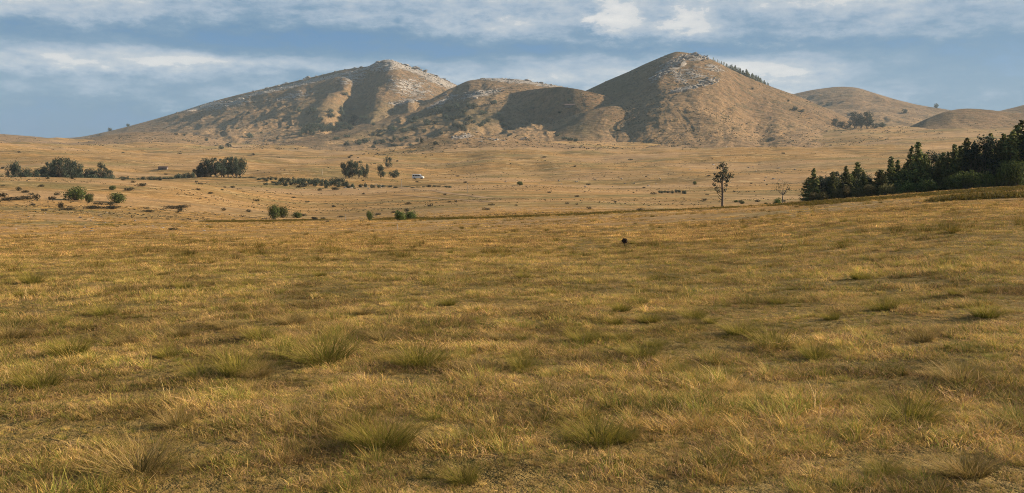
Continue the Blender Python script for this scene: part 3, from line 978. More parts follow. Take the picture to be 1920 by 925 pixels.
# ---- groves standing out on the plain
grove([(380, 304, 22), (391, 296, 26), (404, 294, 26), (416, 296, 24), (428, 293, 24), (438, 292, 24), (449, 294, 26), (396, 305, 22), (421, 304, 26), (444, 305, 22), (370, 316, 20)],
      GUM, 'gum_tree', 'tall dense dark tree in the compact square grove on the plain', 'tree', 'trees of the compact grove', 455)
grove([(78, 314, 24), (92, 302, 24), (104, 298, 24), (114, 293, 26), (128, 294, 28), (138, 300, 24), (152, 306, 24), (165, 314, 22), (178, 318, 20), (195, 304, 20), (122, 306, 28), (86, 318, 22), (144, 318, 26), (206, 318, 14)],
      GUM, 'gum_tree', 'dark tree in the long straggling grove behind the grassy swell', 'tree', 'trees of the straggling grove', 450)
grove([(33, 301, 28), (20, 309, 20), (50, 316, 26), (62, 318, 24)], ROUND, 'round_tree', 'rounded dark tree at the open end of the straggling grove', 'tree', 'rounded trees by the straggling grove', 450)
grove([(648, 302, 22), (660, 299, 24), (672, 300, 22), (685, 302, 18), (655, 308, 22)], ROUND, 'round_tree', 'rounded dark tree in the clump along the road near the van', 'tree', 'clump of rounded trees near the van', 470, 6)
for px, ty, wpx, dist, lab in [(728, 294, 17, 560, 'upright dark tree alone on the rise behind the van'), (714, 307, 19, 470, 'small rounded tree between the clump and the van'), (739, 315, 24, 452, 'leaning bushy tree just short of the white van')]:
    p = at_dist(px, dist)
    hgt = (dist * pix_ang(px, ty)[1] + CAM_Z) - p.z
    put('round_tree', ROUND[px % 3], p, wpx * dist / FPX / 6.6, hgt / 6, lab, 'tree')

# hedge-like scrub lines (each shrub a thing)


def line_of(pts, step, protos, dist_of, hpx, name, label, cat, group, jit=4, wide=1.5):
    pts = np.array(pts, float)
    ln = np.hypot(*np.diff(pts, axis=0).T)
    total = ln.sum()
    s = 0.0
    while s < total:
        c = np.concatenate([[0], np.cumsum(ln)])
        px, py = np.interp(s, c, pts[:, 0]) + random.uniform(-2, 2), np.interp(s, c, pts[:, 1])
        dist = dist_of + random.uniform(-jit, jit)
        p = at_dist(px, dist)
        h_ = (dist * pix_ang(px, py)[1] + CAM_Z) - p.z
        h_ = min(max(h_, .8), 6) * random.uniform(.8, 1.15)
        me = protos[random.randrange(len(protos))]
        put_one(name, me, p - Vector((0, 0, .1)), step * wide * dist / FPX / 5.2 * random.uniform(.8, 1.3), h_ / 3.4, label, cat, group)
        s += step * random.uniform(.7, 1.3)


line_of([(-60, 326), (0, 324), (60, 322), (100, 324), (170, 322), (240, 329), (330, 331)], 9, FARBUSH, 440, 0, 'shrub', 'dark shrub in the hedge line behind the grassy swell', 'shrub', 'hedge behind the grassy swell', 8)
line_of([(330, 325), (372, 318), (400, 330), (470, 331)], 9, FARBUSH, 445, 0, 'shrub', 'dark shrub in the scrub around the compact grove', 'shrub', 'scrub round the compact grove', 8)
line_of([(478, 332), (520, 329), (560, 331), (600, 332), (650, 333)], 8, FARBUSH, 425, 0, 'shrub', 'dark shrub in the thicket strip leading to the road', 'shrub', 'thicket strip by the road', 10)
line_of([(500, 338), (560, 334), (610, 334), (655, 338)], 9, FARBUSH, 405, 0, 'shrub', 'dark shrub in the thicket strip leading to the road', 'shrub', 'thicket strip by the road', 10)
line_of([(655, 344), (680, 340), (700, 343), (760, 350), (800, 355), (850, 357)], 11, FARBUSH, 372, 0, 'shrub', 'low dark shrub beside the dirt road below the van', 'shrub', 'shrubs along the dirt road', 8, 1.1)
line_of([(1236, 356), (1262, 354), (1290, 354)], 6, FARBUSH, 330, 0, 'shrub', 'shrub in the short dark row out on the bare plain', 'shrub', 'short row of shrubs on the plain', 5, 1.4)

# ---- bushes on the near slope, seen one by one: (px, base py, width px, height px)
for px, by, wpx, hpx, lab in [
        (140, 376, 36, 25, 'large round green bush on the grassy swell with lit right side'),
        (167, 380, 14, 15, 'small upright green bush between two larger round bushes'),
        (221, 381, 30, 18, 'wide low green bush with dark shaded left half'),
        (211, 357, 12, 8, 'small dark green bush high on the grassy swell'),
        (515, 411, 22, 27, 'dark upright bush joined to a rounder neighbour in the hollow'),
        (531, 409, 20, 22, 'round dark bush beside the upright one in the hollow'),
        (558, 409, 20, 12, 'low round green bush just right of the dark pair'),
        (693, 414, 14, 18, 'small thin bush alone on the near slope'),
        (752, 414, 22, 21, 'dense dark bush with a trailing low end'),
        (770, 412, 26, 17, 'low trailing end of the dense dark bush clump'),
        (975, 348, 12, 8, 'single dark bush alone on the far plain'),
        (1303, 347, 7, 7, 'tiny round bush alone past the short row of shrubs')]:
    p, r_ = drop(px, by)
    pr = BUSH[(px * 3) % 4]
    put('bush', pr, p, wpx * 1.2 * r_ / FPX / 3.8, hpx * 1.15 * r_ / FPX / 2.5, lab, 'bush', parts=('stem', 'foliage'))
for px, by, wpx, hpx in [(20, 376, 40, 6), (45, 374, 30, 7), (68, 376, 14, 12), (95, 376, 9, 8), (115, 392, 12, 13), (128, 394, 30, 5), (185, 384, 22, 5), (205, 385, 20, 5), (265, 350, 20, 7), (243, 358, 20, 7), (325, 392, 40, 7), (345, 390, 26, 6), (180, 392, 40, 6), (205, 392, 40, 6),
                          (325, 432, 20, 5), (372, 357, 10, 4), (436, 353, 10, 5), (395, 364, 12, 4), (280, 398, 24, 5), (35, 358, 12, 8), (48, 362, 14, 5), (4, 370, 18, 8), (83, 396, 12, 4), (628, 357, 16, 6), (565, 352, 22, 5), (600, 358, 10, 5), (590, 413, 18, 5), (640, 408, 14, 4), (708, 404, 14, 5)]:
    p, r_ = drop(px, by)
    pr = SCRUB[(px * 3) % 4]
    put('scrub_bush', pr, p, wpx * r_ / FPX / 2.4, hpx * r_ / FPX / 1.15, 'low dark scrub clump on the dry slope before the groves', 'shrub', 'low scrub on the near slope', parts=('stem', 'foliage'))

# ---- shrubs and trees dotted over the hills: (px, base py, width px, height px)
HILLS = {
    ('dark shrub dotted on the long slopes of the broad rocky hill', 'shrubs on the broad rocky hill'):
        [(206, 245, 7, 6), (240, 238, 6, 5), (468, 259, 14, 8), (490, 251, 5, 4), (578, 216, 8, 7), (589, 224, 10, 7), (640, 216, 13, 9), (664, 229, 13, 12), (646, 180, 14, 6), (428, 276, 12, 7), (415, 280, 12, 6), (500, 235, 6, 5), (387, 265, 8, 6), (620, 220, 18, 7), (602, 226, 10, 6),
         (465, 214, 6, 5), (690, 205, 8, 6), (345, 255, 6, 4), (330, 253, 6, 4), (520, 262, 7, 4), (540, 242, 7, 5), (445, 243, 6, 4)],
    ('dark tree in the ravine below the broad rocky hill', 'trees of the ravine'):
        [(566, 258, 12, 10), (575, 252, 16, 12), (588, 250, 16, 13), (602, 250, 16, 13), (615, 249, 16, 12), (628, 248, 16, 12), (660, 236, 12, 9), (572, 246, 14, 10), (585, 245, 14, 11), (597, 246, 14, 12), (608, 246, 14, 12), (620, 245, 14, 12), (632, 244, 14, 12), (644, 243, 14, 11), (655, 241, 10, 8)],
    ('dark shrub on the fold below the hill between the peaks', 'shrubs below the middle hill'):
        [(685, 268, 16, 9), (671, 271, 14, 7), (715, 270, 18, 8), (735, 268, 12, 6), (712, 250, 14, 7), (736, 247, 18, 9), (757, 249, 16, 8), (775, 245, 16, 7), (748, 232, 10, 6), (700, 255, 10, 6), (760, 262, 14, 6), (777, 226, 14, 8), (630, 262, 16, 5), (650, 258, 12, 6),
         (800, 236, 12, 6), (815, 233, 14, 7), (740, 275, 14, 5), (700, 278, 10, 5), (650, 273, 10, 5), (870, 246, 12, 5)],
    ('dark bush in the shaded hollow beside the pale cliff', 'bushes in the shaded hollow'):
        [(822, 212, 18, 12), (840, 208, 15, 11), (855, 206, 15, 11), (888, 205, 16, 10), (868, 215, 14, 9), (905, 215, 14, 8), (880, 226, 16, 8), (850, 226, 18, 8), (915, 230, 12, 7), (925, 196, 14, 8), (900, 238, 16, 6), (935, 218, 10, 6), (860, 240, 20, 6), (955, 243, 9, 6)],
    ('dark bush on the flank of the steep brown peak', 'bushes on the steep peak'):
        [(1491, 208, 12, 7), (1502, 211, 12, 6), (1411, 169, 5, 4), (1478, 191, 4, 4), (1045, 256, 10, 6), (1058, 262, 12, 6), (1070, 264, 12, 6), (1080, 266, 10, 6), (1067, 192, 8, 6), (1050, 213, 8, 4), (1000, 206, 10, 4), (1160, 246, 14, 3)],
    ('dark tree in the small wood under the distant smooth hill', 'small wood under the distant hill'):
        [(1566, 238, 12, 13), (1578, 240, 14, 10), (1606, 240, 20, 23), (1618, 241, 18, 20), (1627, 241, 16, 24), (1654, 240, 12, 9), (1590, 242, 12, 8), (1640, 242, 12, 8)],
    ('lone dark bush high on the distant smooth hill', 'lone bushes of the distant hill'):
        [(1697, 213, 9, 8), (1755, 203, 9, 7), (1552, 200, 5, 4)],
}
_r = random.Random(5)
for _k, (_x0, _x1, _y0, _y1, _n, _sl) in zip(list(HILLS), [(560, 690, 205, 235, 9, 0), (570, 655, 240, 256, 4, 0), (640, 830, 228, 275, 16, 0), (835, 945, 196, 246, 12, 0)]):
    for _ in range(_n):
        HILLS[_k].append((int(_r.uniform(_x0, _x1)), int(_r.uniform(_y0, _y1)), _r.uniform(7, 15), _r.uniform(5, 9)))
for (lab, grp), lst in HILLS.items():
    for px, by, wpx, hpx in lst:
        p, r_ = drop(px, by)
        if 'tree' in lab:
            pr = (ROUND if hpx < 16 else GUM)[px % 3]
            put('round_tree', pr, p, wpx * 1.3 * r_ / FPX / 6.4, hpx * 1.2 * r_ / FPX / pr['h'], lab, 'tree', grp)
        else:
            put_one('shrub', FARBUSH[px % 4], p - Vector((0, 0, .2)), wpx * 1.35 * r_ / FPX / 5.2, hpx * 1.25 * r_ / FPX / 3.3, lab, 'shrub', grp)
# pines along the shoulder of the peak
for i in range(52):
    t = (i + random.random() * .6) / 52
    px = 1336 + 106 * t
    sky_y = np.interp(px, [1330, 1370, 1410, 1450], [112, 133, 149, 164])
    a = pix_ang(px, sky_y)[0]
    r_ = float(np.interp(px, [1330, 1370, 1410, 1450], [1770, 1790, 1810, 1830])) + random.uniform(2, 22)
    x, y = r_ * math.sin(a), r_ * math.cos(a)
    hpx = np.interp(px, [1330, 1355, 1375, 1400, 1425, 1445], [6, 7, 11, 13, 11, 5]) * random.uniform(.75, 1.2)
    if px < 1362 and i % 2:
        continue
    put('pine_tree', FARCON[i % 3], Vector((x, y, float(surf_z(x, y)) - .5)), hpx * r_ / FPX / 10 * random.uniform(1.2, 2.0), (hpx * .85 + 2) * r_ / FPX / 10, 'small pine on the skyline behind the shoulder of the steep peak', 'tree', 'pines on the peak shoulder')


# ------------------------------------------------------------------ rocks
def rock_mesh(seed, sub=2, flat=.6):
    import bmesh
    rng = np.random.default_rng(seed)
    bm = bmesh.new()
    bmesh.ops.create_icosphere(bm, subdivisions=sub, radius=1)
    planes = [(ball(1, rng)[0], rng.uniform(.55, .85)) for _ in range(9)]
    for v in bm.verts:
        c = np.array(v.co)
        for nrm_, d in planes:
            s = c @ nrm_
            if s > d:
                c = c - nrm_ * (s - d)
        c += rng.normal(size=3) * .035
        v.co = Vector(c * [1, .8, flat])
    me = bpy.data.meshes.new('rock')
    bm.to_mesh(me)
    bm.free()
    me.materials.append(M_rock)
    return me


ROCK = [rock_mesh(i, 2, (.55, .7, .45, .9)[i % 4]) for i in range(8)]


def boulders(cx, cy, wx, wy, rot, n_, smin, smax, label, group, name='boulder', tilt=0):
    c_, s_ = math.cos(R(rot)), math.sin(R(rot))
    for i in range(n_):
        a, b = random.gauss(0, .55) * wx, random.gauss(0, .55) * wy
        px, py = cx + a * c_ + b * s_, cy - a * s_ + b * c_
        p, r_ = drop(px, py)
        if r_ > 3000 or r_ < 300:
            continue
        sz = random.uniform(smin, smax) * r_ / FPX * .5 * (.55 + 1.1 * random.random() ** 2)
        o = link(name, ROCK[random.randrange(8)], None, label, 'rock', group)
        o.location = p + Vector((0, 0, sz * .15))
        o.scale = (sz * random.uniform(.9, 2.0) * (1.5 if tilt > 15 else 1), sz, sz * random.uniform(.6, 1.0))
        o.rotation_euler = (random.gauss(0, .15), random.gauss(0, .15) - R(tilt), random.gauss(0, .5))


L1 = ('pale boulder on the rocky summit and ridge of the broad hill', 'boulders of the broad rocky hill')
boulders(800, 140, 70, 9, -22, 34, 3, 9, *L1)
boulders(715, 124, 34, 6, 0, 16, 4, 9, *L1)
boulders(770, 165, 60, 18, -10, 26, 2, 7, *L1)
boulders(655, 145, 40, 12, 20, 18, 2, 6, *L1)
boulders(520, 162, 170, 3, 14, 34, 2, 6, *L1)
boulders(430, 196, 50, 6, 12, 18, 3, 8, *L1)
boulders(550, 182, 60, 6, 10, 14, 3, 7, *L1)
boulders(760, 192, 60, 5, 10, 12, 2, 6, *L1)
L2 = ('pale rock in the broken cliff of the hill between the peaks', 'rocks of the middle hill')
boulders(905, 176, 36, 6, 8, 26, 4, 10, *L2, name='cliff_rock')
boulders(835, 190, 40, 5, 25, 16, 3, 8, *L2, name='cliff_rock')
boulders(970, 151, 90, 3, -3, 22, 3, 6, *L2, name='cliff_rock')
L3 = ('pale tilted slab in the rocky cap of the steep brown peak', 'slabs of the steep peak')
boulders(1262, 122, 36, 9, 25, 34, 4, 12, *L3, name='tilted_rock', tilt=22)
boulders(1300, 107, 26, 5, 0, 26, 4, 9, *L3, name='tilted_rock', tilt=10)
boulders(1238, 142, 30, 7, 30, 18, 3, 11, *L3, name='tilted_rock', tilt=24)
boulders(1326, 155, 20, 6, 10, 18, 5, 10, *L3, name='tilted_rock', tilt=10)
boulders(1290, 165, 45, 6, 12, 16, 3, 8, *L3, name='tilted_rock', tilt=10)
boulders(1300, 140, 70, 26, 0, 40, 2, 5, *L3, name='tilted_rock', tilt=10)
L4 = ('grey rock on the low knoll rising from the valley plain', 'rocks of the low knoll')
boulders(865, 258, 24, 5, 12, 16, 2, 6, *L4, name='knoll_rock')
boulders(925, 263, 45, 7, 0, 22, 2, 5, *L4, name='knoll_rock')
# the two summit blocks
for px, py, w_, h_, lab in [(711, 118, 14, 8, 'flat block of rock crowning the summit of the broad hill')]:
    p, r_ = drop(px, py)
    o = link('summit_block', ROCK[2], None, lab, 'rock')
    o.location = p
    o.scale = (w_ * r_ / FPX * .55, w_ * r_ / FPX * .5, h_ * r_ / FPX)
for i, px in enumerate((1303, 1309, 1314, 1320, 1326)):
    p, r_ = drop(px, 104 + (px - 1300) * .3)
    o = link('summit_pinnacle', ROCK[i], None, 'upright sunlit rock in the pinnacle row atop the steep peak', 'rock', 'pinnacles atop the steep peak')
    o.location = p
    s = r_ / FPX
    o.scale = (4 * s, 4 * s, random.uniform(6, 9) * s)
# small pale stones out on the plain
for (x0, x1, y0, y1, n_, lab, grp) in [(645, 720, 346, 356, 14, 'pale stone beside the dirt road below the thicket', 'stones by the dirt road'),
                                        (930, 1240, 335, 352, 16, 'small pale stone scattered on the open plain', 'stones on the open plain'),
                                        (1290, 1500, 310, 345, 18, 'pale stone on the open plain behind the lone pine', 'stones behind the lone pine'),
                                        (20, 420, 398, 436, 26, 'pale stone lying in the dry grass of the near slope', 'stones on the near slope'),
                                        (1680, 1915, 342, 358, 12, 'pale stone along the field edge before the conifers', 'stones at the field edge')]:
    for i in range(n_):
        px = random.uniform(x0, x1)
        py = random.uniform(y0, y1)
        if x0 == 1680:
            py = float(WOOD_Y(px)) + 2
        p, r_ = drop(px, py)
        s = random.uniform(1.3, 2.6) * r_ / FPX
        o = link('stone', ROCK[i % 8], None, lab, 'stone', grp)
        o.location = p + Vector((0, 0, s * .2))
        o.scale = (s * random.uniform(1, 1.8), s, s)
        o.rotation_euler = (0, 0, random.random() * 6)


# ------------------------------------------------------------------ van, poles, hut, track, seed-head post
def box(x0, x1, y0, y1, z0, z1):
    v = np.array([(x, y, z) for x in (x0, x1) for y in (y0, y1) for z in (z0, z1)], float)
    q = np.array([(0, 1, 3, 2), (4, 6, 7, 5), (0, 4, 5, 1), (2, 3, 7, 6), (0, 2, 6, 4), (1, 5, 7, 3)])
    return v, q


def prism(prof, y0, y1):
    """outline in x-z pushed from y0 to y1, closed by fans of quads-as-tris"""
    n_ = len(prof)
    v = np.array([(x, y0, z) for x, z in prof] + [(x, y1, z) for x, z in prof], float)
    f = [tuple(range(n_))[::-1], tuple(range(n_, 2 * n_))] + [(i, (i + 1) % n_, n_ + (i + 1) % n_, n_ + i) for i in range(n_)]
    return v, f


def poly_obj(name, v, f, mat, parent, bevel=0):
    me = bpy.data.meshes.new(name)
    me.from_pydata([tuple(p) for p in v], [], [tuple(int(i) for i in t) for t in f])
    me.materials.append(mat)
    o = link(name, me, parent)
    if bevel:
        b = o.modifiers.new('bevel', 'BEVEL')
        b.width = bevel
        b.segments = 2
    return o


p, r_ = drop(784, 336)
van = bpy.data.objects.new('van', None)
COL.objects.link(van)
van.location = p + Vector((0, 0, .05))
van.scale = (1.2, 1.2, 1.2)
van.rotation_euler = (0, 0, R(-6))
van['label'] = 'white minibus with dark side windows parked on the plain'
van['category'] = 'van'
prof = [(-2.5, .35), (2.55, .35), (2.62, .6), (2.55, 1.0), (1.75, 1.22), (1.05, 1.98), (.7, 2.08), (-2.1, 2.1), (-2.45, 1.95), (-2.55, 1.2), (-2.6, .6)]
v, f = prism(prof, -.92, .92)
poly_obj('body', v, f, M_white, van, .06)
for x0, x1 in ((-2.25, -1.35), (-1.25, -.3), (-.2, .62)):
    for s in (-1, 1):
        v, q = box(x0, x1, s * .925 - .012, s * .925 + .012, 1.22, 1.82)
        poly_obj('window', v, q, M_glass, van)
for s in (-1, 1):
    v, f = prism([(.72, 1.22), (1.55, 1.22), (1.02, 1.82), (.72, 1.82)], s * .925 - .012, s * .925 + .012)
    poly_obj('window', v, f, M_glass, van)
v, f = prism([(1.72, 1.27), (1.1, 1.95), (1.08, 1.92), (1.68, 1.25)], -.75, .75)
v = v + np.array([.035, 0, .03])
poly_obj('windscreen', v, f, M_glass, van)
for x0 in (-1.6, 1.6):
    for s in (-1, 1):
        v, q = tube([(x0, s * .80, .34), (x0, s * .95, .34)], [.34, .34], 16)
        f = [tuple(t) for t in q] + [tuple(range(16)), tuple(range(16, 32))]
        w = poly_obj('wheel', v, f, M_tyre, van)
        v, q = tube([(x0, s * .95, .34), (x0, s * .96, .34)], [.2, .19], 12)
        poly_obj('hub_cap', v, [tuple(t) for t in q] + [tuple(range(12, 24))], M_post, w)
for s in (-1, 1):
    v, q = box(2.56, 2.64, s * .7 - .15, s * .7 + .15, .72, .9)
    poly_obj('headlight', v, q, M_post, van)

for px, by, hpx, lab in [(604, 329, 10, 'short pale pole standing against the dark thicket'), (753, 352, 16, 'pale utility pole at the bend of the dirt road'), (877, 363, 20, 'taller pale utility pole beside the dark roadside bank'), (648, 415, 12, 'thin pale fence post in the near hollow'), (745, 431, 10, 'short pale stake in the dry grass')]:
    p, r_ = drop(px, by)
    h_ = hpx * r_ / FPX
    e = bpy.data.objects.new('pole', None)
    COL.objects.link(e)
    e.location = p
    e['label'] = lab
    e['category'] = 'pole'
    w_ = max(.06, .9 * r_ / FPX)
    v, q = tube([(0, 0, -.3), (.02, 0, h_ * .5), (0, 0, h_)], [w_ * .55, w_ * .5, w_ * .42], 8)
    poly_obj('shaft', v, [tuple(t) for t in q] + [tuple(range(16, 24))], M_post, e)
    v, q = box(-w_ * 1.4, w_ * 1.4, -w_ * .3, w_ * .3, h_ * .9, h_ * .9 + w_ * .7) if hpx > 14 else box(-w_ * .6, w_ * .6, -w_ * .6, w_ * .6, h_ - .01, h_ + w_ * .5)
    poly_obj('cross_arm' if hpx > 14 else 'cap', v, q, M_post, e)

# low huts far off
for px, by, wpx, hpx, lab in [(306, 318, 15, 5, 'low dark-roofed shed beside the compact grove'), (1068, 202, 18, 6, 'low dark hut on the shelf under the steep peak')]:
    p, r_ = drop(px, by)
    s = r_ / FPX
    e = bpy.data.objects.new('hut', None)
    COL.objects.link(e)
    e.location = p
    e['label'] = lab
    e['category'] = 'hut'
    w_, h_ = wpx * s, hpx * s
    v, q = box(-w_ / 2, w_ / 2, -w_ * .2, w_ * .2, -1.0, h_ * .6)
    poly_obj('wall', v, q, M_wall, e)
    v, f = prism([(-w_ * .26, h_ * .6 + .01), (w_ * .26, h_ * .6 + .01), (0, h_)], -w_ * .54, w_ * .54)
    v = v[:, [1, 0, 2]]
    poly_obj('roof', v, f, M_roof, e)
    v, q = box(-.5, .5, -w_ * .2 - .03, -w_ * .2 + .01, -.2, h_ * .5)
    poly_obj('door', v, q, M_roof, e)


def ribbon(name, pix, wdt, mat, label, lift=.12):
    P = np.array([tuple(drop(a, b)[0]) for a, b in pix])
    s = np.concatenate([[0], np.cumsum(np.hypot(*np.diff(P[:, :2], axis=0).T))])
    ss = np.arange(0, s[-1], 2.5)
    x, y = pchip(s, P[:, 0], ss), pchip(s, P[:, 1], ss)
    tx, ty = np.gradient(x), np.gradient(y)
    ll = np.hypot(tx, ty)
    nx, ny = -ty / ll, tx / ll
    rows = []
    wv = wdt * (1 + .35 * fbm(ss / 14, ss * 0, 77, 3))
    for o in np.linspace(-.5, .5, 5):
        xx, yy = x + nx * wv * o, y + ny * wv * o
        rows.append(np.stack([xx, yy, ground_z(xx, yy) + lift * (1 - abs(o) * 1.0)], -1))
    Vv = np.stack(rows, 1)
    n_ = len(ss)
    i_, j_ = np.meshgrid(np.arange(n_ - 1), np.arange(4), indexing='ij')
    q = np.stack([i_ * 5 + j_, i_ * 5 + j_ + 1, (i_ + 1) * 5 + j_ + 1, (i_ + 1) * 5 + j_], -1).reshape(-1, 4)[:, ::-1]
    link(name, mesh_np(name, Vv.reshape(-1, 3), q, None, [mat]), kind='structure', label=label)


ribbon('track', [(640, 346), (700, 349), (755, 353), (815, 358), (880, 367), (940, 372), (1000, 372)], 2.6, M_dirt, 'pale dirt road crossing the plain below the van')
ribbon('track', [(740, 366), (800, 370), (870, 376), (930, 380)], 1.7, M_dirt, 'faint second dirt track nearer the field')

p, r_ = drop(1171, 464)
s = r_ / FPX
e = bpy.data.objects.new('seed_head', None)
COL.objects.link(e)
e.location = p
e['label'] = 'dark round bristly seed head on a short stalk in the meadow'
e['category'] = 'plant'
v, q = tube([(0, 0, -.05), (.1 * s, 0, 4 * s), (0, 0, 9 * s)], [.9 * s, .8 * s, .8 * s], 7)
poly_obj('stalk', v, [tuple(t) for t in q], M_stem, e)
rng = np.random.default_rng(5)
d = ball(420, rng)
Cc = d * np.array([5.2, 5.2, 4.8]) * s * (.55 + .5 * rng.random(420))[:, None] + [0, 0, 12 * s]
link('head', leaf_mesh('head', Cc, d + rng.normal(size=(420, 3)) * .5, 2.6 * s, 1.5 * s, M_dark, rng), parent=e)


# ------------------------------------------------------------------ grass
def blades(rng, n_, spread, hmin, hmax, wdt, bend, cols, lean0=0.0, segs=3, clumpy=False):
    """bent tapering grass blades; cols: list of (root colour, tip colour, weight)"""
    wts = np.array([c[2] for c in cols], float)
    pick = rng.choice(len(cols), n_, p=wts / wts.sum())
    th = rng.random(n_) * 6.283
    rr_ = spread * np.sqrt(rng.random(n_))
    root = np.stack([np.cos(th) * rr_, np.sin(th) * rr_, np.full(n_, -.015)], -1)
    dir_a = (th + rng.normal(size=n_) * .7) if clumpy else rng.random(n_) * 6.283
    out = np.stack([np.cos(dir_a), np.sin(dir_a), np.zeros(n_)], -1)
    hh = rng.uniform(hmin, hmax, n_)
    bd = bend * (.25 + rng.random(n_) ** 1.3)
    ln = lean0 * rr_ / max(spread, 1e-6)
    side_ = np.stack([-np.sin(dir_a + rng.normal(size=n_) * .8), np.cos(dir_a), np.zeros(n_)], -1)
    V_, C_ = [], []
    root_c = np.array([c[0] for c in cols])[pick]
    tip_c = np.array([c[1] for c in cols])[pick]
    br = (.75 + .5 * rng.random(n_))[:, None]
    for k_ in range(segs + 1):
        t = k_ / segs
        h_ = hh * (t - .28 * np.minimum(bd, 1.4) * t * t)
        p_ = root + out * ((ln * t + bd * t * t) * hh)[:, None] + np.array([0, 0, 1.0]) * h_[:, None]
        w_ = wdt * (1 - t ** 1.6) * (.7 + .6 * rng.random(n_)) if k_ < segs else np.zeros(n_)
        c_ = (root_c * (1 - t) + tip_c * t) * br
        if k_ < segs:
            V_ += [p_ - side_ * w_[:, None] * .5, p_ + side_ * w_[:, None] * .5]
            C_ += [c_, c_]
        else:
            V_.append(p_)
            C_.append(c_)
    k2 = 2 * segs + 1
    Vv = np.stack(V_, 1).reshape(-1, 3)
    Cc_ = np.stack(C_, 1).reshape(-1, 3)
    b0 = np.arange(n_)[:, None] * k2
    q = np.concatenate([b0 + np.array([[2 * i, 2 * i + 1, 2 * i + 3, 2 * i + 2]]) for i in range(segs - 1)], 0)
    t_ = b0 + np.array([[2 * segs - 2, 2 * segs - 1, 2 * segs]])
    return Vv, q, t_, Cc_


def blade_mesh(name, data, mat):
    v, q, t, c = data
    me = mesh_np(name, v, q, t, [mat], smooth=False)
    set_attr(me, 'bcol', 'FLOAT_COLOR', np.hstack([c, np.ones((len(c), 1))]))
    return me


STRAW = ((.26, .20, .075), (.56, .40, .19))
GOLD = ((.22, .18, .055), (.47, .31, .11))
OLIVE = ((.12, .13, .03), (.27, .24, .07))
GREEN = ((.08, .115, .02), (.19, .21, .045))
DEAD = ((.16, .105, .055), (.34, .24, .15))
clumps = bpy.data.collections.new('grass_clumps')          # sources for the scatter, not part of the scene


def add_clump(data):
    o = bpy.data.objects.new('clump', blade_mesh('clump', data, M_grass))
    o.name = 'clump_%02d' % len(clumps.objects)
    clumps.objects.link(o)


rg = np.random.default_rng(31)
for i in range(5):      # 0-4 short mixed turf
    add_clump(blades(rg, 95, .13, .015, .055, .0042, 1.4, [(*OLIVE, 3), (*GOLD, 2), (*STRAW, 1.2), (*GREEN, 1.8), (*DEAD, 1.6)]))
for i in range(4):      # 5-8 wispy straw
    add_clump(blades(rg, 22, .12, .03, .085, .0036, 1.3, [(*STRAW, 3), (*GOLD, 1.5), (*DEAD, 1.5), (*OLIVE, .8)], segs=4))
for i in range(3):      # 9-11 matted dead grass
    add_clump(blades(rg, 80, .14, .02, .06, .0045, 2.2, [(*DEAD, 2.8), (*STRAW, 1.3), (*GOLD, 1)]))
for i in range(3):      # 12-14 coarse patch for farther off
    add_clump(blades(rg, 90, .36, .03, .13, .016, 1.0, [(*GOLD, 3), (*STRAW, 2.0), (*OLIVE, 1.6), (*DEAD, 1.4)], segs=2))
for i in range(2):      # 15-16 taller green tuft
    add_clump(blades(rg, 90, .10, .08, .20, .0045, .7, [(*GREEN, 2), (*OLIVE, 3), (*GOLD, 1)], lean0=.6, clumpy=True))


for i in range(3):      # 17-19 long pale bent stalks
    add_clump(blades(rg, 9, .10, .14, .30, .0032, .9, [((.30, .23, .11), (.66, .50, .29), 1)], segs=5))

for i in range(4):      # 20-23 small fanned straw tufts
    add_clump(blades(rg, 70, .045, .05, .13, .004, .9, [(*STRAW, 2), (*GOLD, 3), (*OLIVE, 1.5), (*DEAD, 1)], lean0=.8, clumpy=True))
for i in range(2):      # 24-25 small yellow-green tufts
    add_clump(blades(rg, 80, .05, .06, .14, .004, .8, [(*OLIVE, 3), (*GREEN, 2), (*GOLD, 1.5)], lean0=.8, clumpy=True))


def scatter_pts(n_, r0, r1, half_az, power=1.0):
    """points with density falling with distance"""
    u_ = RNG.random(n_)
    e_ = 2.0 - power
    rr_ = (r0 ** e_ + u_ * (r1 ** e_ - r0 ** e_)) ** (1 / e_)
    aa = RNG.uniform(-half_az, half_az, n_)
    return rr_ * np.sin(aa), rr_ * np.cos(aa), rr_


def grass_layer(name, label, sets):
    X, Y, I, S, Rt, Tn = [], [], [], [], [], []
    for (x, y, r_, idx, scl, tint) in sets:
        X.append(x)
        Y.append(y)
        I.append(idx)
        S.append(scl)
        Tn.append(tint)
    X, Y, I, S, Tn = map(np.concatenate, (X, Y, I, S, Tn))
    n_ = len(X)
    me = bpy.data.meshes.new(name)
    Z_ = ground_z(X, Y)
    me.vertices.add(n_)
    me.vertices.foreach_set('co', np.stack([X, Y, Z_], -1).astype(np.float32).ravel())
    rot = np.stack([RNG.normal(size=n_) * .12, RNG.normal(size=n_) * .12, RNG.random(n_) * 6.283], -1)
    set_attr(me, 'rot', 'FLOAT_VECTOR', rot)
    set_attr(me, 'scl', 'FLOAT_VECTOR', np.stack([S, S, S * RNG.uniform(.75, 1.25, n_)], -1))
    set_attr(me, 'idx', 'INT', I)
    set_attr(me, 'tint', 'FLOAT_COLOR', np.hstack([Tn, np.ones((n_, 1))]))
    o = link(name, me, kind='stuff', label=label, cat='grass')
    ng = bpy.data.node_groups.get('grass_scatter') or make_scatter()
    m = o.modifiers.new('scatter', 'NODES')
    m.node_group = ng
    return o


